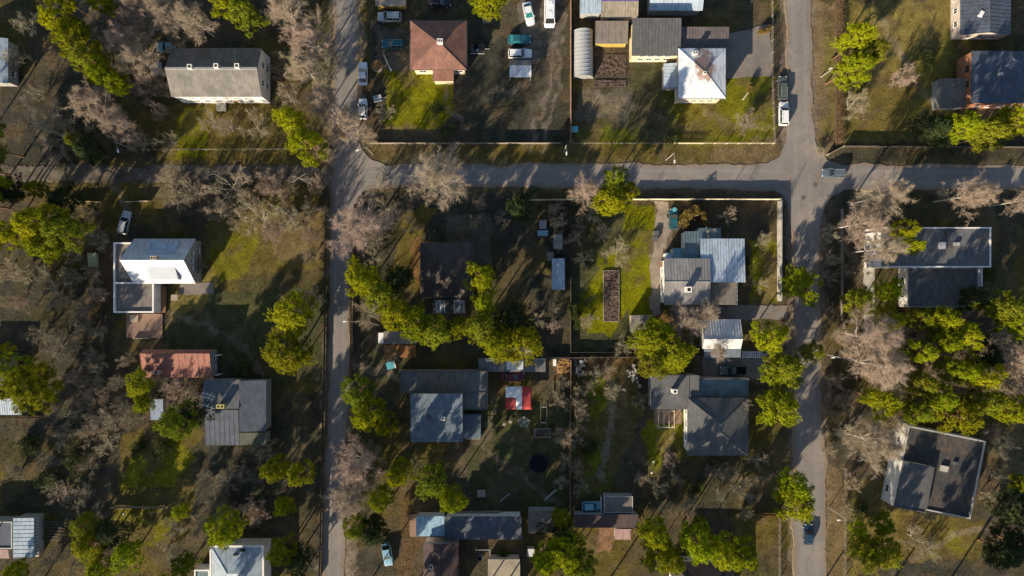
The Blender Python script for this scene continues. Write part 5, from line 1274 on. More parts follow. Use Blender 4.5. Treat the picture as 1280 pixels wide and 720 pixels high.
t = spot('handcart', 'small teal and white cart in front of the low shed deck', 'cart', 490, 456, .25); MB().hexa([(-.8,-.6,.3),(.5,-.6,.3),(.5,.6,.3),(-.8,.6,.3)],[(-.95,-.7,.75),(.55,-.7,.75),(.55,.7,.75),(-.95,.7,.75)]).build('tray', M_cyan, t); MB().box(.62,-.75,.2,.8,.75,.95).build('board', M_trim, t)
for s in (-1,1): MB().tube((-.1,s*.72,.25),(-.1,s*.85,.25),.25,.25,10).build('wheel', M_tyre, t)
t = spot('white_board', 'tall white board standing between the light blue car and the hut', 'board', 750.5, 629.5); MB().box(-.07,-1.6,0,.07,1.6,1.5).build('panel', M_trim, t); MB().box(.08,-.1,0,.6,.0,.9).build('brace', M_fw, t)
t = spot('glasshouse_bench', 'dark slatted bench frame right of the pale ribbed roof, lower left', 'bench', 67, 662); mb = MB()
for k in range(7): mb.box(-2.0,-1.9+.58*k,.4,2.0,-1.9+.58*k+.16,.5)
mb.build('slat', M_slate, t)
for a in (-1.8,1.8):
    for b in (-1.7,1.5): MB().box(a-.06,b-.06,0,a+.06,b+.06,.398).build('leg', M_fd, t)
t = spot('log', 'pale sawn log lying on the lawn below the rust-stained roof', 'log', 932.5, 119, .95); MB().tube((-1.1,0,.18),(1.1,0,.18),.17,.14,9).build('trunk', M_fy, t); MB().tube((1.1,0,.18),(1.13,0,.18),.12,.12,9).build('cut_end', M_trim, t)
t = spot('dead_trunk', 'pale fallen trunk among the pines on the right', 'log', 1242, 434, 1.4); MB().path([(-1.6,0,.2),(0,.08,.22),(1.7,0,.3)],[.2,.17,.12],8).build('trunk', M_fy, t); MB().tube((.6,.05,.2),(.9,.7,.4),.07,.03).build('stub', M_fy, t)
for nm, lb, px, py in (('garden_light','white globe light on the dark grass, upper of two left of the hip house',816,576),('garden_light','white globe light on the dark grass, lower of two left of the hip house',814,589.5),('garden_light','white globe light by the low fence on striped grass',157,641)):
    t = spot(nm, lb, 'garden light', px, py); MB().tube((0,0,-.1),(0,0,.5),.05,.05,6).build('stem', M_rail, t); MB().ball((0,0,.68),.24).build('globe', M_trim, t)
t = spot('tarp_pile', 'pale tarpaulin-covered heap among bare trees left of the grey gable house', 'heap', 198, 86); mb = MB(); mb.hexa([(-.7,-1.3,0),(.7,-1.3,0),(.7,1.3,0),(-.7,1.3,0)],[(-.45,-1.1,.8),(.5,-1.0,.7),(.4,1.1,.9),(-.5,1.0,.75)]); mb.build('tarpaulin', M_blue, t); MB().cbox(0,-1.5,0,1.0,.2,.2).build('weight', M_fw, t)
t = spot('rubble_heap', 'pale broken concrete heap at the end of the sunlit wall of the brown garden', 'heap', 791, 470); mb = MB()
for k in range(22): mb.cbox(random.gauss(0,.6),random.gauss(0,1.2),0,random.uniform(.2,.7),random.uniform(.2,.6),random.uniform(.1,.5),random.random()*3)
mb.build('rubble', M_conc, t)
for lb, px, py, c in (('pale beehive box beside the garden path, upper of two',819,292,M_tanr),('dark beehive box beside the garden path, lower of two',818,299,M_slate)):
    t = spot('beehive', lb, 'beehive', px, py); MB().box(-.45,-.4,0,.45,.4,.75).build('box', c, t); MB().box(-.52,-.47,.752,.52,.47,.84).build('lid', M_slate, t)
# ------------------------------------------------------------------ plants
def rv(s=1.0): return Vector((random.gauss(0,s), random.gauss(0,s), random.gauss(0,s)))
def pine_proto(seed, m, name, dense=False):
    """12 m tall, crown about 4 m radius: trunk, limbs and needle tufts in uneven clumps"""
    random.seed(seed)
    t = thing(name, 'x', 'tree'); H_, RC = 12.0, 4.0
    tr = MB(); px_, py_ = random.uniform(-.4,.4), random.uniform(-.4,.4)
    def ax(z): f = z/H_; return Vector((px_*math.sin(f*2.2), py_*math.sin(f*1.7), z))
    tr.path([ax(z) for z in (-.3,1,3,5,7,9,11)], [.24,.2,.17,.14,.11,.08,.04], 8)
    nee = MB(); lobes = [(random.uniform(0,6.28), random.uniform(-.45,.7)) for _ in range(4)]
    n = 40 if not dense else 54; ga = 2.39996
    for k in range(n):
        f = (k+.5)/n; z = H_*(.40+.58*f**.85); u = (z/H_-.40)/.58
        prof = (1-u**2.2)**.55*(.55+.45*min(1,u*3.0)) if not dense else (1-u)**.8*1.05+.05
        a = ga*k+random.uniform(-.35,.35); lob = max(.45, 1+sum(w_*math.cos(a-a0)**3 for a0, w_ in lobes)*.75)
        rr = RC*prof*lob*(.35+.75*random.random()**.6); base = ax(z*.93)
        c = ax(z)+Vector((rr*math.cos(a), rr*math.sin(a), random.uniform(-.3,.3)))
        tr.path([base-Vector((0,0,rr*.12)), base.lerp(c,.55)+Vector((0,0,-.1)), c], [.075*(1-u*.5),.05,.02], 5)
        cr = random.uniform(.65,1.3)*(1-.3*u); nt_ = int((26 if not dense else 24)*cr**1.5)+6
        for _ in range(nt_):
            # bursts of long needles at twig tips, leaning outward and up
            d = rv().normalized(); d.z = d.z*.7+.15; q = c+Vector((d.x*cr*1.15, d.y*cr*1.15, d.z*cr*.6))*(.3+.75*random.random()**.6)
            ax_ = (d*.8+(c-ax(z)).normalized()*.6+Vector((0,0,.55))+rv(.25)).normalized(); tl = random.uniform(.35,.62); on = (d*.7+Vector((c.x, c.y, (c.z-H_*.62)*.8+.6))*.3).normalized()
            for _ in range(20):
                e = (ax_*.5+rv(.62)).normalized(); s = e.cross(on+rv(.3)).normalized()*random.uniform(.03,.055); L = tl*random.uniform(.6,1.1); q0 = q+ax_*random.uniform(-.2,.2)
                b = len(nee.v); p2 = q0+e*L; p1 = q0+e*L*.4
                for P in (q0, p1+s, p2, p1-s): nee.v.append((P.x,P.y,P.z))
                nee.face((b,b+1,b+2,b+3))
    tr.build('trunk', M_bark_p, t, smooth=True); nee.build('crown', m, t); return t
def grow(tw, lim, p, d, L, r, lev, cfg):
    """branching with twigs at the ends"""
    segs = cfg['segs'][lev]; pts = [p.copy()]; dirs = []
    dd = d.normalized()
    for s in range(segs):
        dd = (dd+rv(cfg['wob'][lev])+Vector((0,0,cfg['up'][lev]))).normalized(); dirs.append(dd.copy()); pts.append(pts[-1]+dd*(L/segs))
    if lev < cfg['solid']:
        rs = [max(.012, r*(1-.8*i/segs)) for i in range(segs+1)]; lim.path(pts, rs, 6 if lev == 0 else 4)
    else:
        for i in range(segs): tw.tube(pts[i], pts[i+1], max(.006,r*(1-.75*i/segs)), max(.004,r*(1-.75*(i+1)/segs)), 3, caps=False)
    if lev+1 < len(cfg['n']):
        n = cfg['n'][lev+1]
        for k in range(n):
            f = cfg['from'][lev]+(1-cfg['from'][lev])*(k+random.random())/n; i = min(segs-1, int(f*segs)); q = pts[i].lerp(pts[i+1], f*segs-i)
            side = dirs[i].cross(rv()).normalized(); an = random.uniform(*cfg['ang'][lev+1])
            nd = dirs[i]*math.cos(an)+side*math.sin(an)
            grow(tw, lim, q, nd, L*cfg['len'][lev+1]*random.uniform(.7,1.25)*(1-.45*f), r*.45*(1-.5*f)+.004, lev+1, cfg)
    else:
        for k in range(cfg['tw']):
            f = random.random(); i = min(segs-1, int(f*segs)); q = pts[i].lerp(pts[i+1], f*segs-i)
            e = (dirs[i]*.8+rv(.5)); e.z += cfg['droop']; tw.spike(q, e, random.uniform(*cfg['tl']), cfg['tr'])
def birch_proto(seed):
    """14 m tall, 4 m crown radius"""
    random.seed(seed); t = thing('birch_tree', 'x', 'tree'); tr = MB(); tw = MB(); H_ = 14.0; bx, by = random.uniform(-.6,.6), random.uniform(-.6,.6)
    def ax(z): f = z/H_; return Vector((bx*math.sin(f*2.5), by*math.sin(f*2), z))
    tr.path([ax(z) for z in (-.3,1.5,4,6.5,9,11.5,13.6)], [.2,.17,.15,.135,.115,.085,.03], 8)
    cfg = dict(segs=[4,3,2], wob=[.12,.2,.25], up=[.06,-.02,-.05], solid=1, n=[1,8,6], **{'from':[.2,.15,.1]}, ang=[(0,0),(.4,.8),(.4,.9)], len=[1,.42,.45], tw=11, tl=(.35,.95), tr=.0095, droop=-.22)
    for k in range(30):
        f = (k+.5)/30; z = 3.6+10*f; a = 2.39996*k+random.uniform(-.4,.4); el = R(random.uniform(28,50)+18*f); L = (5.4*(1-f)**.75+1.2)*random.uniform(.75,1.15)
        grow(tw, tr, ax(z), Vector((math.cos(a)*math.cos(el), math.sin(a)*math.cos(el), math.sin(el))), L, .07*(1-.5*f), 0, cfg)
    tr.build('trunk', M_birchb, t, smooth=True); tw.build('crown', M_birch, t); return t
def bare_proto(seed, name, spread, nmain, H_, twm, hazy):
    """wide bare tree, 6 m tall, about 3 m radius"""
    random.seed(seed); t = thing(name, 'x', 'tree'); tr = MB(); tw = MB()
    tr.path([Vector((0,0,-.3)), Vector((.03,.02,.5)), Vector((.0,.06,1.1))], [.17,.14,.12], 7)
    cfg = dict(segs=[5,4,3], wob=[.2,.28,.3], up=[.07,.08,.06], solid=2, n=[1,9,7 if hazy else 6], **{'from':[.15,.12,.1]}, ang=[(0,0),(.4,.9),(.4,1.0)], len=[1,.5,.5], tw=13 if hazy else 8, tl=(.2,.65), tr=.014, droop=.12)
    for k in range(nmain):
        a = 6.2832*k/nmain+random.uniform(-.3,.3); el = R(random.uniform(*spread)); L = random.uniform(2.9,3.9)/max(.55,math.cos(el))*.8
        grow(tw, tr, Vector((.05*math.cos(a),.05*math.sin(a),random.uniform(.5,1.1))), Vector((math.cos(a)*math.cos(el), math.sin(a)*math.cos(el), math.sin(el))), L, .085, 0, cfg)
    tr.build('trunk', M_limb, t, smooth=True); tw.build('crown', twm, t); return t
def bush_proto(seed, m):
    """leafy bush, 2 m radius, 2.4 m tall"""
    random.seed(seed); t = thing('bush', 'x', 'bush'); st = MB(); lf = MB()
    for k in range(7): a = k*.9; st.path([Vector((0,0,-.1)), Vector((.5*math.cos(a),.5*math.sin(a),.7)), Vector((1.1*math.cos(a),1.1*math.sin(a),1.5))],[.05,.035,.02],5)
    cl = [(Vector((random.gauss(0,.85),random.gauss(0,.85),random.uniform(.5,1.7))), random.uniform(.5,.85)) for _ in range(11)]
    for c, cr in cl:
        for _ in range(260):
            d = rv().normalized(); q = c+d*cr*random.random()**.4
            if q.z < .02: continue
            e = (d+rv(.5)).normalized(); s = e.cross(rv()).normalized()*random.uniform(.04,.08); L = random.uniform(.12,.26); b = len(lf.v)
            for P in (q, q+e*L*.5+s, q+e*L, q+e*L*.5-s): lf.v.append((P.x,P.y,P.z))
            lf.face((b,b+1,b+2,b+3))
    st.build('stem', M_limb, t); lf.build('foliage', m, t); return t

PROTO = {
 'pine': [pine_proto(s, M_pine2 if s in (15,44) else M_pine, 'pine_tree') for s in (3,8,15,23,31,44,47)],
 'spruce': [pine_proto(s, M_dkpine, 'spruce_tree', True) for s in (51,57)],
 'birch': [birch_proto(s) for s in (61,67,71,78)],
 'bare': [bare_proto(81,'bare_tree',(25,60),8,6,M_twig,False), bare_proto(85,'bare_tree',(30,70),9,6,M_twig,False), bare_proto(89,'bare_tree',(20,55),7,6,M_twig,False)],
 'haze': [bare_proto(91,'bare_shrub',(35,80),10,6,M_birch,True), bare_proto(95,'bare_shrub',(30,75),11,6,M_twig,True)],
 'bush': [bush_proto(101, M_bushg), bush_proto(105, M_bushg)],
 'gold': [bush_proto(111, M_gold)],
}
DIM = {'pine':(12,4.3),'spruce':(12,3.6),'birch':(14,4.2),'bare':(5.2,3.4),'haze':(5.2,3.3),'bush':(2.4,1.7),'gold':(2.4,1.7)}
CAT = {'pine':'pine','spruce':'spruce','birch':'birch','bare':'bare tree','haze':'bare shrub','bush':'bush','gold':'bush'}
GRP = {'pine':'yellow-green pines among the houses','spruce':'dark conifers in the gardens','birch':'bare birches among the houses','bare':'bare fruit trees in the gardens','haze':'bare shrubs in the gardens','bush':'leafy bushes in the gardens','gold':'golden bushes in the gardens'}
CENT = {'pine':.66,'spruce':.6,'birch':.62,'bare':.55,'haze':.55,'bush':.5,'gold':.5}
FIRST = set(); CNT = {k:0 for k in PROTO}
def plant(kind, px, py, rpx, h, label):
    i = CNT[kind]; CNT[kind] += 1; p = PROTO[kind][i % len(PROTO[kind])]
    if kind == 'pine': h *= 1.45 if h >= 10 else 1.2; rpx *= .92 if (px > 1120 and 380 < py < 535) else 1.10
    if kind == 'birch': rpx *= 1.0; h *= 1.25 if px > 1000 else 1.1
    H0, R0 = DIM[kind]; hc = h*CENT[kind]; x, y = G(px, py, hc); r = rpx*(140-hc)/FPX
    if p.name not in FIRST: FIRST.add(p.name); o = p; o['label'] = label
    else: o = copy_tree(p, label)
    o['group'] = GRP[kind]; o['category'] = CAT[kind]
    o.location = (x, y, 0); o.rotation_euler = (0, 0, random.random()*6.28); o.scale = (r/R0, r/R0*random.uniform(.92,1.08), h/H0)
    return o
TREES = [
# --- pines, top left
('pine',78,28,19,12,'yellow-green pine, uppermost of the slanting row left of the grey gable house'),
('pine',98,52,20,12,'pine second from the top in the slanting row, upper left'),
('pine',115,76,19,12,'pine in the middle of the slanting row, upper left'),
('pine',132,98,17,11,'pine second from the bottom of the slanting row, upper left'),
('pine',148,106,11,9,'small pine at the lower end of the slanting row, upper left'),
('pine',98,30,8,9,'tiny pine crown beside the top of the slanting row'),
('pine',77,-2,8,10,'pine tip poking in at the top edge above the slanting row'),
('pine',127,2,12,11,'pine at the top edge beside the hazy birches, upper left'),
('pine',288,2,20,12,'pine at the top edge above the left half of the grey gable house'),
('pine',310,16,17,11,'pine at the top edge above the right half of the grey gable house'),
('pine',368,152,18,11,'pine right of the lawn below the grey gable house, upper crown'),
('pine',382,178,21,11,'pine by the thin pale wire fence, close to the left street'),
('pine',97,178,10,8,'little yellow-green pine between the fan-shaped bare tree and the street lamp'),
('spruce',114,190,19,10,'dark conifer beside the fan-shaped bare tree, upper left'),
('pine',46,236,10,8,'small bright pine above the broad pine group at the left edge'),
('spruce',12,238,18,10,'dark conifer at the left edge above the broad pine group'),
('spruce',80,252,20,10,'dark conifer by the lane above the broad pine group'),
('pine',12,290,19,11,'pine at the left edge, leftmost of the broad group'),
('pine',48,278,24,12,'pine in the middle of the broad group at the left edge'),
('pine',82,284,22,11,'pine at the right end of the broad group at the left edge'),
('pine',62,308,19,10,'lowest pine of the broad group at the left edge'),
('pine',2,440,9,8,'small pine cut by the left edge above the big round pine'),
('pine',22,460,15,10,'upper crown joined to the big round pine at the left edge'),
('pine',42,485,28,11,'big round pine beside the light blue shed at the left edge'),
('pine',176,482,17,8,'round pine below the left end of the long red roof'),
('pine',180,505,11,6,'narrow yellow-green tree left of the small blue garden shed'),
('pine',218,532,22,10,'pine right of the small blue garden shed'),
('spruce',240,522,17,10,'dark conifer between the blue garden shed and the aerial house'),
('pine',365,398,27,9,'big pine left of the left street, upper of two'),
('pine',358,446,27,9,'big pine left of the left street, lower of two'),
('pine',376,440,14,8,'small crown on the street side of the two big pines'),
('pine',345,585,15,10,'pine in the shaded garden left of the left street, left crown'),
('pine',375,592,15,10,'pine in the shaded garden left of the left street, right crown'),
('pine',356,633,12,8,'small yellow-green pine below the two crowns in the shaded garden'),
('pine',350,690,16,10,'pine near the bottom, right of the pale blue-white roof'),
('spruce',372,694,19,10,'dark conifer between the bottom pale roof and the left street'),
('pine',288,662,22,10,'pine just above the pale blue-white roof at the bottom'),
('pine',226,638,9,6,'tiny bright pine right of the low fence on striped grass'),
('pine',106,655,17,7,'pine left of the dark conifers near the bottom left, upper crown'),
('pine',112,683,20,7.5,'pine near the bottom left, large lower crown'),
('pine',158,692,20,7,'pine near the bottom left, right-hand crown'),
('spruce',136,666,20,7.5,'dark conifer between the bottom left pines'),
('pine',122,712,18,7,'pine touching the bottom edge, lower left'),
('pine',232,702,14,9,'small pine left of the pale blue-white roof at the bottom'),
('pine',22,712,14,8,'pine at the bottom edge below the pale ribbed roof'),
# --- pines, middle
('pine',612,4,20,10,'small round pine at the top edge right of the brown pyramid roof'),
('spruce',650,262,18,10,'dark green conifer below the cross street, left of the leaning pine'),
('pine',768,228,16,11,'pine leaning over the cross street fence, upper crown'),
('pine',763,252,20,11,'pine leaning over the cross street fence, lower crown'),
('pine',785,238,11,9,'small side crown right of the pine over the cross street fence'),
('pine',452,350,22,11,'pine at the left end of the long pine row by the left street'),
('pine',478,364,21,11,'pine second from the left in the long pine row'),
('pine',497,388,21,11,'pine in the middle of the long pine row, above the low shed'),
('pine',522,405,20,11,'pine right of the middle of the long pine row'),
('pine',548,414,20,11,'pine second from the right end of the long pine row'),
('pine',572,408,14,9,'small pine at the right end of the long pine row'),
('spruce',500,348,18,10,'dark conifer behind the long pine row, by the orange leaf patch'),
('pine',604,346,19,11,'pine on top of the vertical pine clump right of the shaded house'),
('pine',604,378,15,10,'narrow pine second in the vertical pine clump'),
('pine',602,405,21,11,'pine at the left of the vertical clump, level with the porch skylights'),
('pine',618,428,21,11,'pine at the lower left of the vertical clump'),
('pine',655,425,24,11,'pine at the lower right of the vertical clump, over the tin roof'),
('spruce',640,400,24,11,'dark conifer inside the vertical pine clump'),
('pine',450,492,20,10,'pine beside the left street, left of the wide dark flat roof, upper crown'),
('pine',462,520,22,10,'pine beside the left street, left of the square blue-grey roof'),
('pine',480,532,15,9,'small right-hand crown of the pines left of the square blue-grey roof'),
('pine',500,590,15,13,'small pine below the square blue-grey roof, left one'),
('pine',545,600,21,10,'pine below the square blue-grey roof, upper crown'),
('pine',562,624,18,10,'pine below the square blue-grey roof, lower crown'),
('pine',475,620,13,12,'tiny bright pine right of the big bare birch at the left street'),
('pine',448,658,14,10,'pine at the left street near the bottom, left of the navy roof'),
('spruce',466,660,19,14,'dark conifer left of the light blue roof end at the bottom'),
('pine',700,648,12,8,'small pine between the grey ribbed roof and the twin slope shed'),
('pine',682,700,18,11,'big pine at the bottom centre, left crown'),
('pine',708,690,24,12,'big pine at the bottom centre, middle crown'),
('pine',724,706,17,11,'big pine at the bottom centre, right crown'),
('spruce',704,668,20,11,'dark conifer behind the big bottom centre pine'),
('pine',815,664,20,11,'pine at the bottom, left of the half hidden hip roof, upper crown'),
('pine',822,692,21,11,'pine at the bottom, left of the half hidden hip roof, lower crown'),
('pine',842,698,12,10,'small crown over the left corner of the half hidden hip roof'),
('pine',872,680,23,12,'pine over the middle of the half hidden hip roof'),
('pine',900,690,20,11,'pine over the right part of the half hidden hip roof'),
('pine',928,692,18,10,'pine right of the half hidden hip roof'),
('pine',880,655,10,9,'small upper crown above the half hidden hip roof'),
('pine',812,430,25,7.5,'large pine below the taupe hut, left crown'),
('pine',842,446,24,7.5,'large pine below the taupe hut, right crown'),
('pine',815,458,20,7.5,'large pine below the taupe hut, lowest crown'),
('pine',822,412,16,6.5,'large pine below the taupe hut, top crown'),
('pine',997,356,25,7.5,'round pine standing over the left edge of the right street'),
('pine',960,420,20,10,'pine right of the garage, upper crown'),
('pine',980,456,23,10,'pine between the garage yard and the right street'),
('pine',968,470,17,9,'pine just below the slatted trailer'),
('pine',970,508,22,10,'pine right of the dark hip roof beside the right street'),
('pine',1012,440,13,9,'small pine reaching over the right street'),
('pine',992,608,18,10,'pine at the left of the right street above the blue car, upper crown'),
('pine',996,628,22,10,'pine at the left of the right street above the blue car, lower crown'),
# --- pines, right
('pine',1072,52,20,11,'round pine in the sunny top right garden, upper crown'),
('pine',1088,72,18,11,'round pine in the sunny top right garden, right crown'),
('pine',1064,84,19,11,'round pine in the sunny top right garden, lower crown'),
('pine',1202,162,17,10,'pine below the grey lean-to, leftmost of the row under the brick house'),
('pine',1232,168,20,10,'pine in the middle of the row under the brick house'),
('pine',1262,152,20,11,'pine at the right of the row under the brick house'),
('spruce',1170,164,21,10,'dark conifer below the grey lean-to of the brick house'),
('pine',1130,288,12,10,'small bright pine against the left part of the long flat roof, upper'),
('pine',1136,306,11,10,'small bright pine against the left part of the long flat roof, lower'),
('pine',1072,372,18,9,'pine on the pale concrete path, left of it'),
('pine',1108,366,16,9,'pine right of the pale concrete path'),
('pine',1112,402,17,9,'pine right of the path, above the fallen leaves'),
('pine',1148,396,15,9,'small pine below the mossy lower roof'),
('pine',1176,400,20,10,'pine below the right part of the mossy lower roof'),
('pine',1200,418,22,11,'pine in the wood, right of the fallen leaf patch'),
('pine',1180,428,17,10,'pine in the wood, left of the dark hollow'),
('pine',1252,388,23,11,'pine at the right edge below the long flat roof'),
('pine',1272,408,18,11,'pine cut by the right edge, upper one'),
('pine',1150,440,18,10,'pine in the wood beside the big leaning birches'),
('pine',1146,476,20,10,'pine in the wood, left below the leaning birches'),
('pine',1195,462,19,11,'pine in the wood, left of the fallen trunk'),
('pine',1222,470,24,11,'large pine in the wood below the fallen trunk'),
('spruce',1232,448,17,11,'dark conifer in the wood beside the fallen trunk'),
('pine',1104,500,19,10,'pine in the wood above the pinkish birch by the right street'),
('pine',1140,512,18,10,'pine in the wood left of the askew flat roof'),
('pine',1172,500,20,10,'pine above the left part of the askew flat roof'),
('pine',1200,520,24,11,'large pine over the top edge of the askew flat roof'),
('pine',1226,502,20,11,'pine above the right part of the askew flat roof'),
('pine',1262,512,23,11,'pine at the right edge level with the askew flat roof'),
('spruce',1215,372,17,10,'dark conifer at the corner of the mossy lower roof'),
('pine',1106,658,15,3.6,'bright pine left below the askew flat roof'),
('pine',1085,688,21,6,'pine near the bottom, right of the wire fence, left crown'),
('pine',1112,692,20,8,'pine near the bottom, right of the wire fence, right crown'),
('pine',1074,664,12,4.5,'small thin pine beside the street lamp, bottom right'),
('spruce',1264,640,22,11,'dark conifer right of the askew flat roof'),
('spruce',1252,690,24,11,'dark conifer in the bottom right corner, left one'),
('spruce',1276,684,22,11,'dark conifer in the bottom right corner, right one'),
('pine',1278,604,12,9,'small pine at the right edge beside the askew flat roof'),
# --- birches
('birch',178,10,25,12,'bare birch at the top edge, upper left, first of the pinkish group'),
('birch',212,22,28,13,'bare birch at the top edge above the pale blue car'),
('birch',244,26,24,12,'bare birch between the pale blue car and the grey gable house'),
('birch',158,52,24,12,'bare birch right of the slanting pine row'),
('birch',180,78,22,12,'bare birch above the tarpaulin-covered heap'),
('birch',118,132,27,13,'pinkish bare birch below the slanting pine row'),
('birch',150,158,22,11,'bare birch beside the street lamp at the lane'),
('birch',356,12,24,12,'bare birch at the top edge left of the left street'),
('birch',388,52,27,13,'large bare birch left of the left street, right of the gable house'),
('birch',382,88,22,12,'bare birch left of the left street, below the larger one'),
('birch',408,130,24,11,'bare birch at the left verge opposite the parked white hatchback'),
('birch',436,150,22,11,'bare birch overhanging the left street beside the white hatchback'),
('birch',548,224,36,13,'big pinkish bare birch standing over the cross street'),
('birch',735,240,20,11,'pinkish bare birch left of the pine over the cross street fence'),
('birch',452,282,38,13,'broad bare birch over the left street below the crossing'),
('birch',446,580,30,15,'wide bare birch beside the left street, lower half, upper crown'),
('birch',440,622,28,12,'wide bare birch beside the left street, lower half, lower crown'),
('birch',862,402,26,7,'pinkish bare birch between the metal-roofed house and the garage'),
('birch',885,390,15,9,'small pinkish birch at the corner of the garage'),
('birch',897,438,13,8,'small round pinkish birch in front of the garage'),
('birch',1100,246,27,15,'bare birch leaning over the left end of the long flat roof, topmost'),
('birch',1074,280,26,14,'bare birch at the right street, white stem, left of the long flat roof'),
('birch',1100,312,22,14,'bare birch in front of the side wall of the long flat roof'),
('birch',1208,244,25,13,'bare birch over the right part of the cross street'),
('birch',1282,250,18,13,'bare birch cut by the right edge at the cross street'),
('birch',1090,420,33,15,'large bare birch with white forked stem, right of the right street, upper'),
('birch',1094,456,33,15,'large bare birch with white stem, right of the right street, lower'),
('birch',1092,556,34,13,'very large pinkish bare birch left of the askew flat roof'),
('birch',1270,450,22,14,'bare birch with white forked stem at the right edge'),
('birch',1276,480,20,13,'bare birch at the right edge, below the forked one'),
# --- bare trees
('bare',66,165,40,10,'fan-shaped bare tree with tan branches, upper left'),
('bare',240,240,20,7,'bare tree above the lane, leftmost of the row left of the street'),
('bare',282,234,32,8,'wide bare tree with radiating branches in the lane row'),
('haze',342,232,18,6,'pale tan rounded bare shrub in the lane row'),
('bare',262,150,17,5,'bare fruit tree on the lawn below the grey gable house, left'),
('bare',285,160,16,5,'bare fruit tree on the lawn below the grey gable house, middle'),
('bare',318,158,20,5,'bare fruit tree on the lawn below the grey gable house, right'),
('bare',322,272,24,6,'bare tree above the sunlit lawn right of the white-roofed house, left'),
('bare',362,270,24,6,'bare tree above the sunlit lawn right of the white-roofed house, right'),
('haze',388,262,13,6,'tan bare shrub at the left street above the lawn'),
('haze',388,296,11,6,'tan bare shrub at the left street, second of the column'),
('haze',386,320,10,6,'tan bare shrub at the left street, third of the column'),
('haze',390,372,16,6,'bare shrub at the left street beside the upper big pine'),
('bare',296,272,17,5,'small bare tree above the dark yard of the white-roofed house'),
('bare',58,356,26,6,'bare tree in the garden below the broad pine group'),
('bare',18,338,24,6,'bare tree at the left edge below the broad pine group'),
('bare',88,348,15,5,'small bare tree right of the one below the broad pine group'),
('haze',112,292,14,4,'bare shrub left of the pale green box'),
('haze',104,386,14,4,'bare shrub below the pale green box'),
('haze',268,264,15,5,'grey bare shrub at the upper left corner of the sunlit lawn'),
('haze',342,292,15,5,'grey bare shrub in the middle of the sunlit lawn, left of the street column'),
('haze',250,330,9,3,'tan bare shrub at the end wall of the white-roofed house'),
('haze',122,368,12,4,'bare shrub against the side of the flat annex'),
('bare',68,430,17,5,'bare tree above the big round pine at the left edge'),
('haze',92,434,10,4,'small tan bare shrub right of the tree above the round pine'),
('bare',132,522,22,5,'bare tree left of the round pine below the red roof'),
('bare',104,508,18,5,'bare tree right of the big round pine'),
('haze',220,490,20,5,'tan bare shrub between the red roof and the blue garden shed'),
('bare',330,560,16,5,'bare tree at the lower right corner of the aerial house'),
('haze',280,640,18,5,'dim bare shrub above the pine at the pale bottom roof'),
('haze',160,450,10,4,'bare shrub at the left end of the red roof'),
('bare',150,478,14,5,'bare tree in the brown garden left of the round pine'),
('bare',88,700,16,5,'bare tree at the bottom left between the dark bench and the pines'),
('bare',772,316,17,5,'bare fruit tree with pale branches on the sunlit lawn'),
('bare',752,290,13,4,'bare fruit tree at the shady edge of the sunlit lawn'),
('bare',738,268,14,4,'bare fruit tree in shade above the sunlit lawn'),
('bare',730,325,12,4,'bare fruit tree in shade left of the long framed soil bed'),
('bare',735,402,13,4,'bare tree by the lower left corner of the framed soil bed'),
('bare',780,432,15,5,'bare tree left of the large pine below the taupe hut'),
('bare',910,270,11,4,'small bare tree in the dark yard above the pale blue roof'),
('bare',952,300,11,5,'small bare tree beside the thick pale garden wall'),
('bare',886,290,7,6,'little bare tree at the edge of the turquoise-grey roof'),
('bare',952,356,11,4,'small bare tree on the lawn strip by the thick garden wall'),
('haze',932,152,14,5,'pinkish bare shrub on the lawn below the rust-stained roof'),
('bare',1068,132,19,6,'bare tree below the round pine of the sunny top right garden'),
('haze',1130,96,15,5,'bare shrub in the middle of the sunny top right garden'),
('bare',1145,674,18,5,'bare tree right of the bottom right pines'),
('bare',460,392,21,6,'bare tree under the left end of the long pine row'),
('haze',492,445,11,4,'dim bare shrub beside the low shed deck'),
('bare',724,505,14,4,'bare shrub on the pinkish fence line, upper'),
('bare',722,530,13,4,'bare shrub on the pinkish fence line, lower'),
('haze',706,545,13,4,'bare shrub left of the pinkish fence line'),
('bare',930,505,9,7,'little pale bare tree at the top right corner of the dark hip roof'),
('bare',862,632,16,5,'dim bare tree in the dark garden below the hip house'),
('bare',930,612,18,5,'bare tree at the garden corner left of the right street'),
('bare',1165,690,14,4,'small bare tree on the striped grass at the bottom right'),
('bare',1238,620,14,5,'bare tree right of the askew flat roof'),
('haze',1026,190,7,2,'low dry shrub at the corner by the silver-blue car'),
('bare',480,140,14,4,'bare shrub at the lower left corner of the brown-roofed yard'),
('haze',460,170,13,4,'bare shrub at the street corner by the lamp'),
('bare',742,470,12,4,'small bare tree in the brown garden beside the scrap heap'),
('bare',766,490,14,4,'bare tree in the sunlit brown garden'),
('haze',800,500,10,4,'bare shrub at the left wall of the dark hip house wing'),
('haze',836,575,11,3,'bare shrub near the white globe lights'),
('bare',540,195,12,4,'small bare tree in the verge above the big pinkish birch'),
# --- bushes
('gold',864,268,14,4,'tall golden bush above the turquoise-grey roof'),
('gold',880,271,8,3,'small golden bush right of the tall one'),
('gold',955,38,7,2,'yellow bush on the corner of the paved drive'),
('gold',938,108,6,2,'low yellow bush at the lower corner of the paved drive'),
('bush',735,560,11,2.5,'green bush on the lawn right of the pinkish fence'),
('bush',865,618,11,2.5,'green bush in the dark garden below the hip house'),
('bush',840,174,9,2,'green bush at the end of the wire fence by the cross street'),
('bush',545,140,10,2,'green bush at the lower end of the brown-roofed lawn'),
('bush',716,385,8,2.5,'yellow-green bush on the dark board fence of the middle gardens'),
('bush',722,398,8,2.5,'yellow-green bush at the lower tip of the sunlit lawn'),
('bush',630,690,8,2,'green bush beside the small pale box hut'),
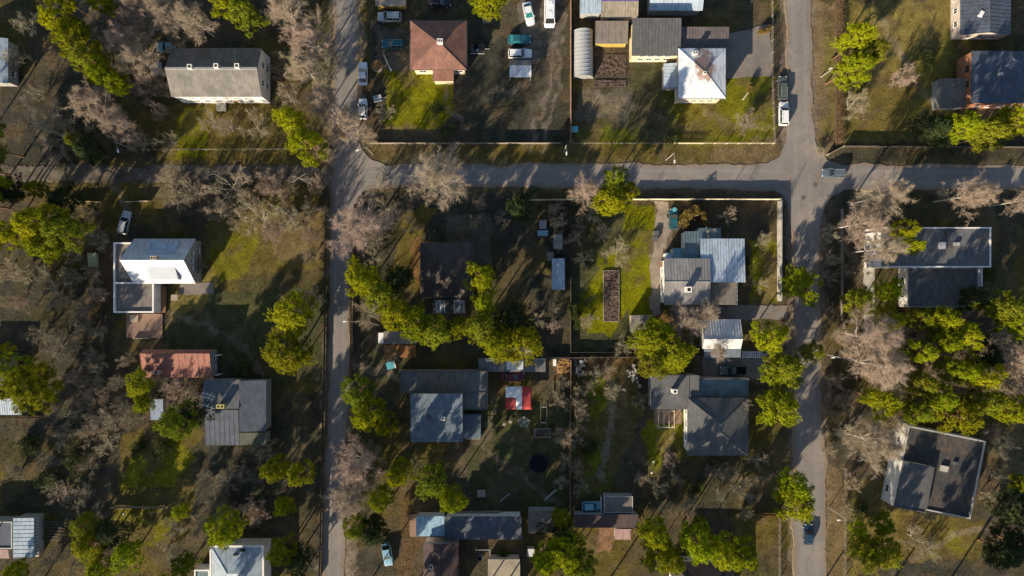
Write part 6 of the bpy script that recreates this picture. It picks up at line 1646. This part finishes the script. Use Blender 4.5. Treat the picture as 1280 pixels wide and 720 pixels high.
('bush',1158,78,11,2.5,'dark green bush near the grey lean-to, top right'),
('bush',1076,636,10,3,'dark bush on the striped grass left of the askew roof'),
('bush',1230,345,14,3,'dark bush at the right end of the mossy lower roof'),
('bush',495,590,9,2.5,'dark bush under the small pine left of the lower garden'),
('bush',300,455,12,2.5,'dim bush right of the long red roof'),
('bush',560,165,9,2,'green bush near the pale low board fence'),
('bush',200,560,12,2.5,'olive bush on the striped sunlit grass, lower left'),
('bush',170,560,10,2.5,'olive bush at the left of the striped sunlit grass'),
('bush',935,330,8,2,'green bush beside the pale blue roof and lawn strip'),
('bush',60,600,15,3,'dim bush in the dark lower left garden'),
('bush',90,570,14,3,'dim bush below the dark fence, lower left'),
('bush',30,560,13,3,'dim bush at the left edge below the dark fence'),
]
for tr_ in TREES: plant(*tr_)
for x_, y_, r_, h_ in ((20,748,24,9),(190,752,24,13),(345,765,22,12),(440,770,22,12),(505,768,22,12),(655,775,20,12),(770,765,25,13),(900,770,22,12),(1060,775,24,13),(1170,760,26,14),(1245,765,26,14),(-34,470,26,13),(-40,620,26,13),(-45,330,26,13),(-30,180,24,13),(-55,250,26,14),(-22,225,22,13),(-62,300,26,14),(-48,205,24,13),(-70,140,24,13),(555,778,24,14),(592,786,24,14),(622,776,24,14),(535,795,24,14),(645,792,24,14),(690,785,22,13),(300,775,24,14),(250,785,24,14),(-60,700,24,13)):  # pines added outside the frame so their shadows fall into view
    plant('pine', x_, y_, r_, h_, 'pine added past the bottom or left border of the view to cast shade')
BRUSH = [
 ('thin grey-brown bare shrub in the wild brush at the upper left', 'brush in the upper left wood', [(30,30),(20,70),(45,120),(140,20),(165,105),(185,112),(200,140),(205,175),(175,180),(178,45),(128,60),(225,45),(150,85),(200,110)], 15, 5),
 ('thin bare shrub crowding the lane left of the left street', 'brush along the lane', [(210,240),(222,252),(310,250),(365,238),(215,222),(395,232),(400,268),(375,282)], 14, 4.5),
 ('thin grey-brown bare shrub in the brushy garden at the left edge', 'brush at the left edge', [(30,310),(95,318),(118,345),(40,375),(80,378),(105,410),(125,420),(48,420),(15,375),(125,300),(100,262),(118,268)], 14, 4),
 ('thin bare shrub in the brown garden between the red roof and the round pine', 'brush below the red roof', [(95,470),(118,455),(115,480),(135,495),(155,515),(165,530),(110,540),(85,525),(128,555),(205,470),(240,478),(236,500)], 13, 4),
 ('dim bare shrub in the shaded lower left gardens', 'brush in the lower left gardens', [(20,590),(50,575),(80,545),(110,590),(75,615),(100,620),(255,600),(285,605),(262,630),(310,630),(250,660),(215,665),(300,590),(320,640),(60,705),(200,690)], 14, 4),
 ('thin pinkish bare shrub on the left street verge', 'brush along the left street', [(350,95),(358,70),(362,120),(345,28),(398,20),(402,75),(405,105),(420,170),(400,190),(470,230),(478,262),(470,300),(462,325),(465,570),(468,600),(430,575)], 14, 5),
 ('bare shrub in the dark middle gardens below the cross street', 'brush in the middle gardens', [(515,280),(600,255),(590,275),(625,270),(690,262),(700,275),(720,300),(726,284),(688,410),(700,300),(690,385),(675,400)], 11, 3),
 ('bare shrub along the pinkish fence of the middle gardens', 'brush along the middle fence', [(706,480),(704,500),(722,485),(720,555),(706,575),(704,600),(722,590),(728,520),(738,480),(760,460),(724,610)], 10, 3),
 ('thin bare shrub between the pines of the right wood', 'brush in the right wood', [(1130,420),(1165,455),(1175,480),(1235,430),(1250,430),(1260,460),(1245,480),(1125,455),(1120,485),(1060,500),(1065,540),(1120,530),(1240,540),(1255,560),(1250,590),(1105,420),(1160,420),(1212,440)], 15, 5),
 ('bare shrub along the right street below the leaning birches', 'brush along the right street', [(1040,290),(1042,320),(1040,350),(1042,390),(1060,340),(1044,420),(1046,480),(1048,520),(1042,560),(1065,600),(1062,640)], 11, 4),
 ('dim bare shrub in the dark gardens between the hip house and the bottom', 'brush below the hip house', [(800,600),(825,612),(845,600),(895,590),(915,585),(945,600),(950,575),(900,620),(840,640),(930,640)], 11, 3),
]
for lb, gr, pts, r_, h_ in BRUSH:
    for x_, y_ in pts:
        o = plant(random.choice(['bare','haze','bare']), x_+random.uniform(-4,4), y_+random.uniform(-4,4), r_*random.uniform(.75,1.3), h_*random.uniform(.7,1.2), lb); o['group'] = gr; o['category'] = 'bare shrub'
# dry hedge along the right street
random.seed(5)
t = thing('hedge', 'long dry brown hedge along the right side of the right street', 'hedge', G(1047.5, 90)); hb = MB(); hs = MB()
Lh = 180/6.4
for k in range(150): y_ = -Lh/2+Lh*k/150; hs.path([Vector((random.gauss(0,.15),y_,-.1)), Vector((random.gauss(0,.25),y_+random.gauss(0,.2),1.2))],[.025,.012],4)
for k in range(11000):
    y_ = random.uniform(-Lh/2,Lh/2); hb.spike(Vector((random.gauss(0,.42),y_,random.uniform(.15,1.35))), rv()+Vector((0,0,.5)), random.uniform(.25,.6), .02)
hs.build('stem', M_limb, t); hb.build('twigs', M_hedge, t)
# loose winter grass, weeds and twigs on the garden ground
def scatter(name, n, label, hmin, hmax, wmin, wmax, seed, tint, keep):
    g = np.random.default_rng(seed); x = g.uniform(-112,112,n); y = g.uniform(-66,66,n)
    px = 640+x*6.4; py = 360-y*6.4; ok = keep(x, y, px, py)
    for poly in ROADS: ok &= ~inside(px, py, poly)
    x, y = x[ok], y[ok]; n = len(x)
    z = -(fbm(x, y, 4.5, 3)*.10+fbm(x, y, 1.2, 13, 2)*.05)-.01
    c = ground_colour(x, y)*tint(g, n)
    a = g.uniform(0,6.283,n); L = g.uniform(hmin,hmax,n); w_ = g.uniform(wmin,wmax,n); la = g.uniform(0,6.283,n); ll = L*g.uniform(.2,.9,n)
    P = np.empty((n,3,3)); P[:,0] = np.stack([x-np.cos(a)*w_, y-np.sin(a)*w_, z],1); P[:,1] = np.stack([x+np.cos(a)*w_, y+np.sin(a)*w_, z],1)
    P[:,2] = np.stack([x+np.cos(la)*ll, y+np.sin(la)*ll, z+L],1)
    me = bpy.data.meshes.new(name); me.vertices.add(3*n); me.vertices.foreach_set('co', P.ravel()); me.loops.add(3*n); me.loops.foreach_set('vertex_index', np.arange(3*n))
    me.polygons.add(n); me.polygons.foreach_set('loop_start', np.arange(0,3*n,3)); at = me.color_attributes.new('soil','FLOAT_COLOR','POINT')
    at.data.foreach_set('color', np.concatenate([np.repeat(c,3,0), np.ones((3*n,1))],1).ravel()); me.update(calc_edges=True)
    me.materials.append(ground_mat(name+'_blades','soil',.2,0)); o = bpy.data.objects.new(name, me); COL.objects.link(o); struct(o, 'stuff', label, 'grass'); return o
ROADS = [[(414,-20),(450,-20),(449,200),(446,250),(440,400),(434,720),(400,720),(409,400)], [(415,205),(1300,205),(1300,238),(415,236)], [(982,-20),(1015,-20),(1017,170),(1056,206),(1056,238),(1026,270),(1028,480),(1034,720),(990,720),(988,260),(960,236),(960,205),(983,180)], [(905,40),(966,30),(966,96),(905,98)]]
scatter('winter_grass', 200000, 'short tufts of winter grass over the gardens', .04, .20, .04, .10, 3, lambda g, n: g.uniform(.75,1.5,(n,1))*np.array([[1.05,1.0,.9]]), lambda x,y,px,py: fbm(x,y,6,41) > .40)
scatter('dead_weeds', 70000, 'dry weeds, leaves and twigs lying over the rougher ground', .08, .5, .015, .05, 9, lambda g, n: g.uniform(1.0,2.1,(n,1))*np.array([[1.15,1.0,.95]]), lambda x,y,px,py: fbm(x,y,5,51) > .52)
# ------------------------------------------------------------------ light, sky, camera
SUN_EL, SUN_AZ = 22.0, 33.0        # shadows run up and 33 degrees to the right in the picture
w = bpy.data.worlds.new('World'); SC.world = w; w.use_nodes = True
nt = w.node_tree; sky = nt.nodes.new('ShaderNodeTexSky'); sky.sky_type = 'NISHITA'; sky.sun_disc = False
sky.sun_elevation = R(SUN_EL); sky.sun_rotation = R(180+SUN_AZ); sky.air_density = 1.0; sky.dust_density = .6; sky.ozone_density = 1.2
nt.links.new(sky.outputs[0], nt.nodes['Background'].inputs['Color']); nt.nodes['Background'].inputs['Strength'].default_value = .088
ld = bpy.data.lights.new('sun', 'SUN'); ld.energy = 5.0; ld.angle = R(.53); ld.color = (1.0, .85, .64)
so = bpy.data.objects.new('sun', ld); COL.objects.link(so)
dv = Vector((math.sin(R(SUN_AZ))*math.cos(R(SUN_EL)), math.cos(R(SUN_AZ))*math.cos(R(SUN_EL)), -math.sin(R(SUN_EL))))
so.rotation_euler = dv.to_track_quat('-Z', 'Y').to_euler(); so.location = (-60,-100,80)
cd = bpy.data.cameras.new('camera'); cd.sensor_width = 36; cd.lens = FPX/1280*36; cd.clip_end = 5000; cd.clip_start = 1
cam = bpy.data.objects.new('camera', cd); COL.objects.link(cam); cam.location = (0,0,CAM_H); cam.rotation_euler = (0,0,0); SC.camera = cam
SC.view_settings.view_transform = 'Standard'; SC.view_settings.look = 'None'; SC.view_settings.exposure = .82; SC.view_settings.gamma = 1
SC.cycles.max_bounces = 6; SC.cycles.diffuse_bounces = 3; SC.cycles.transparent_max_bounces = 8
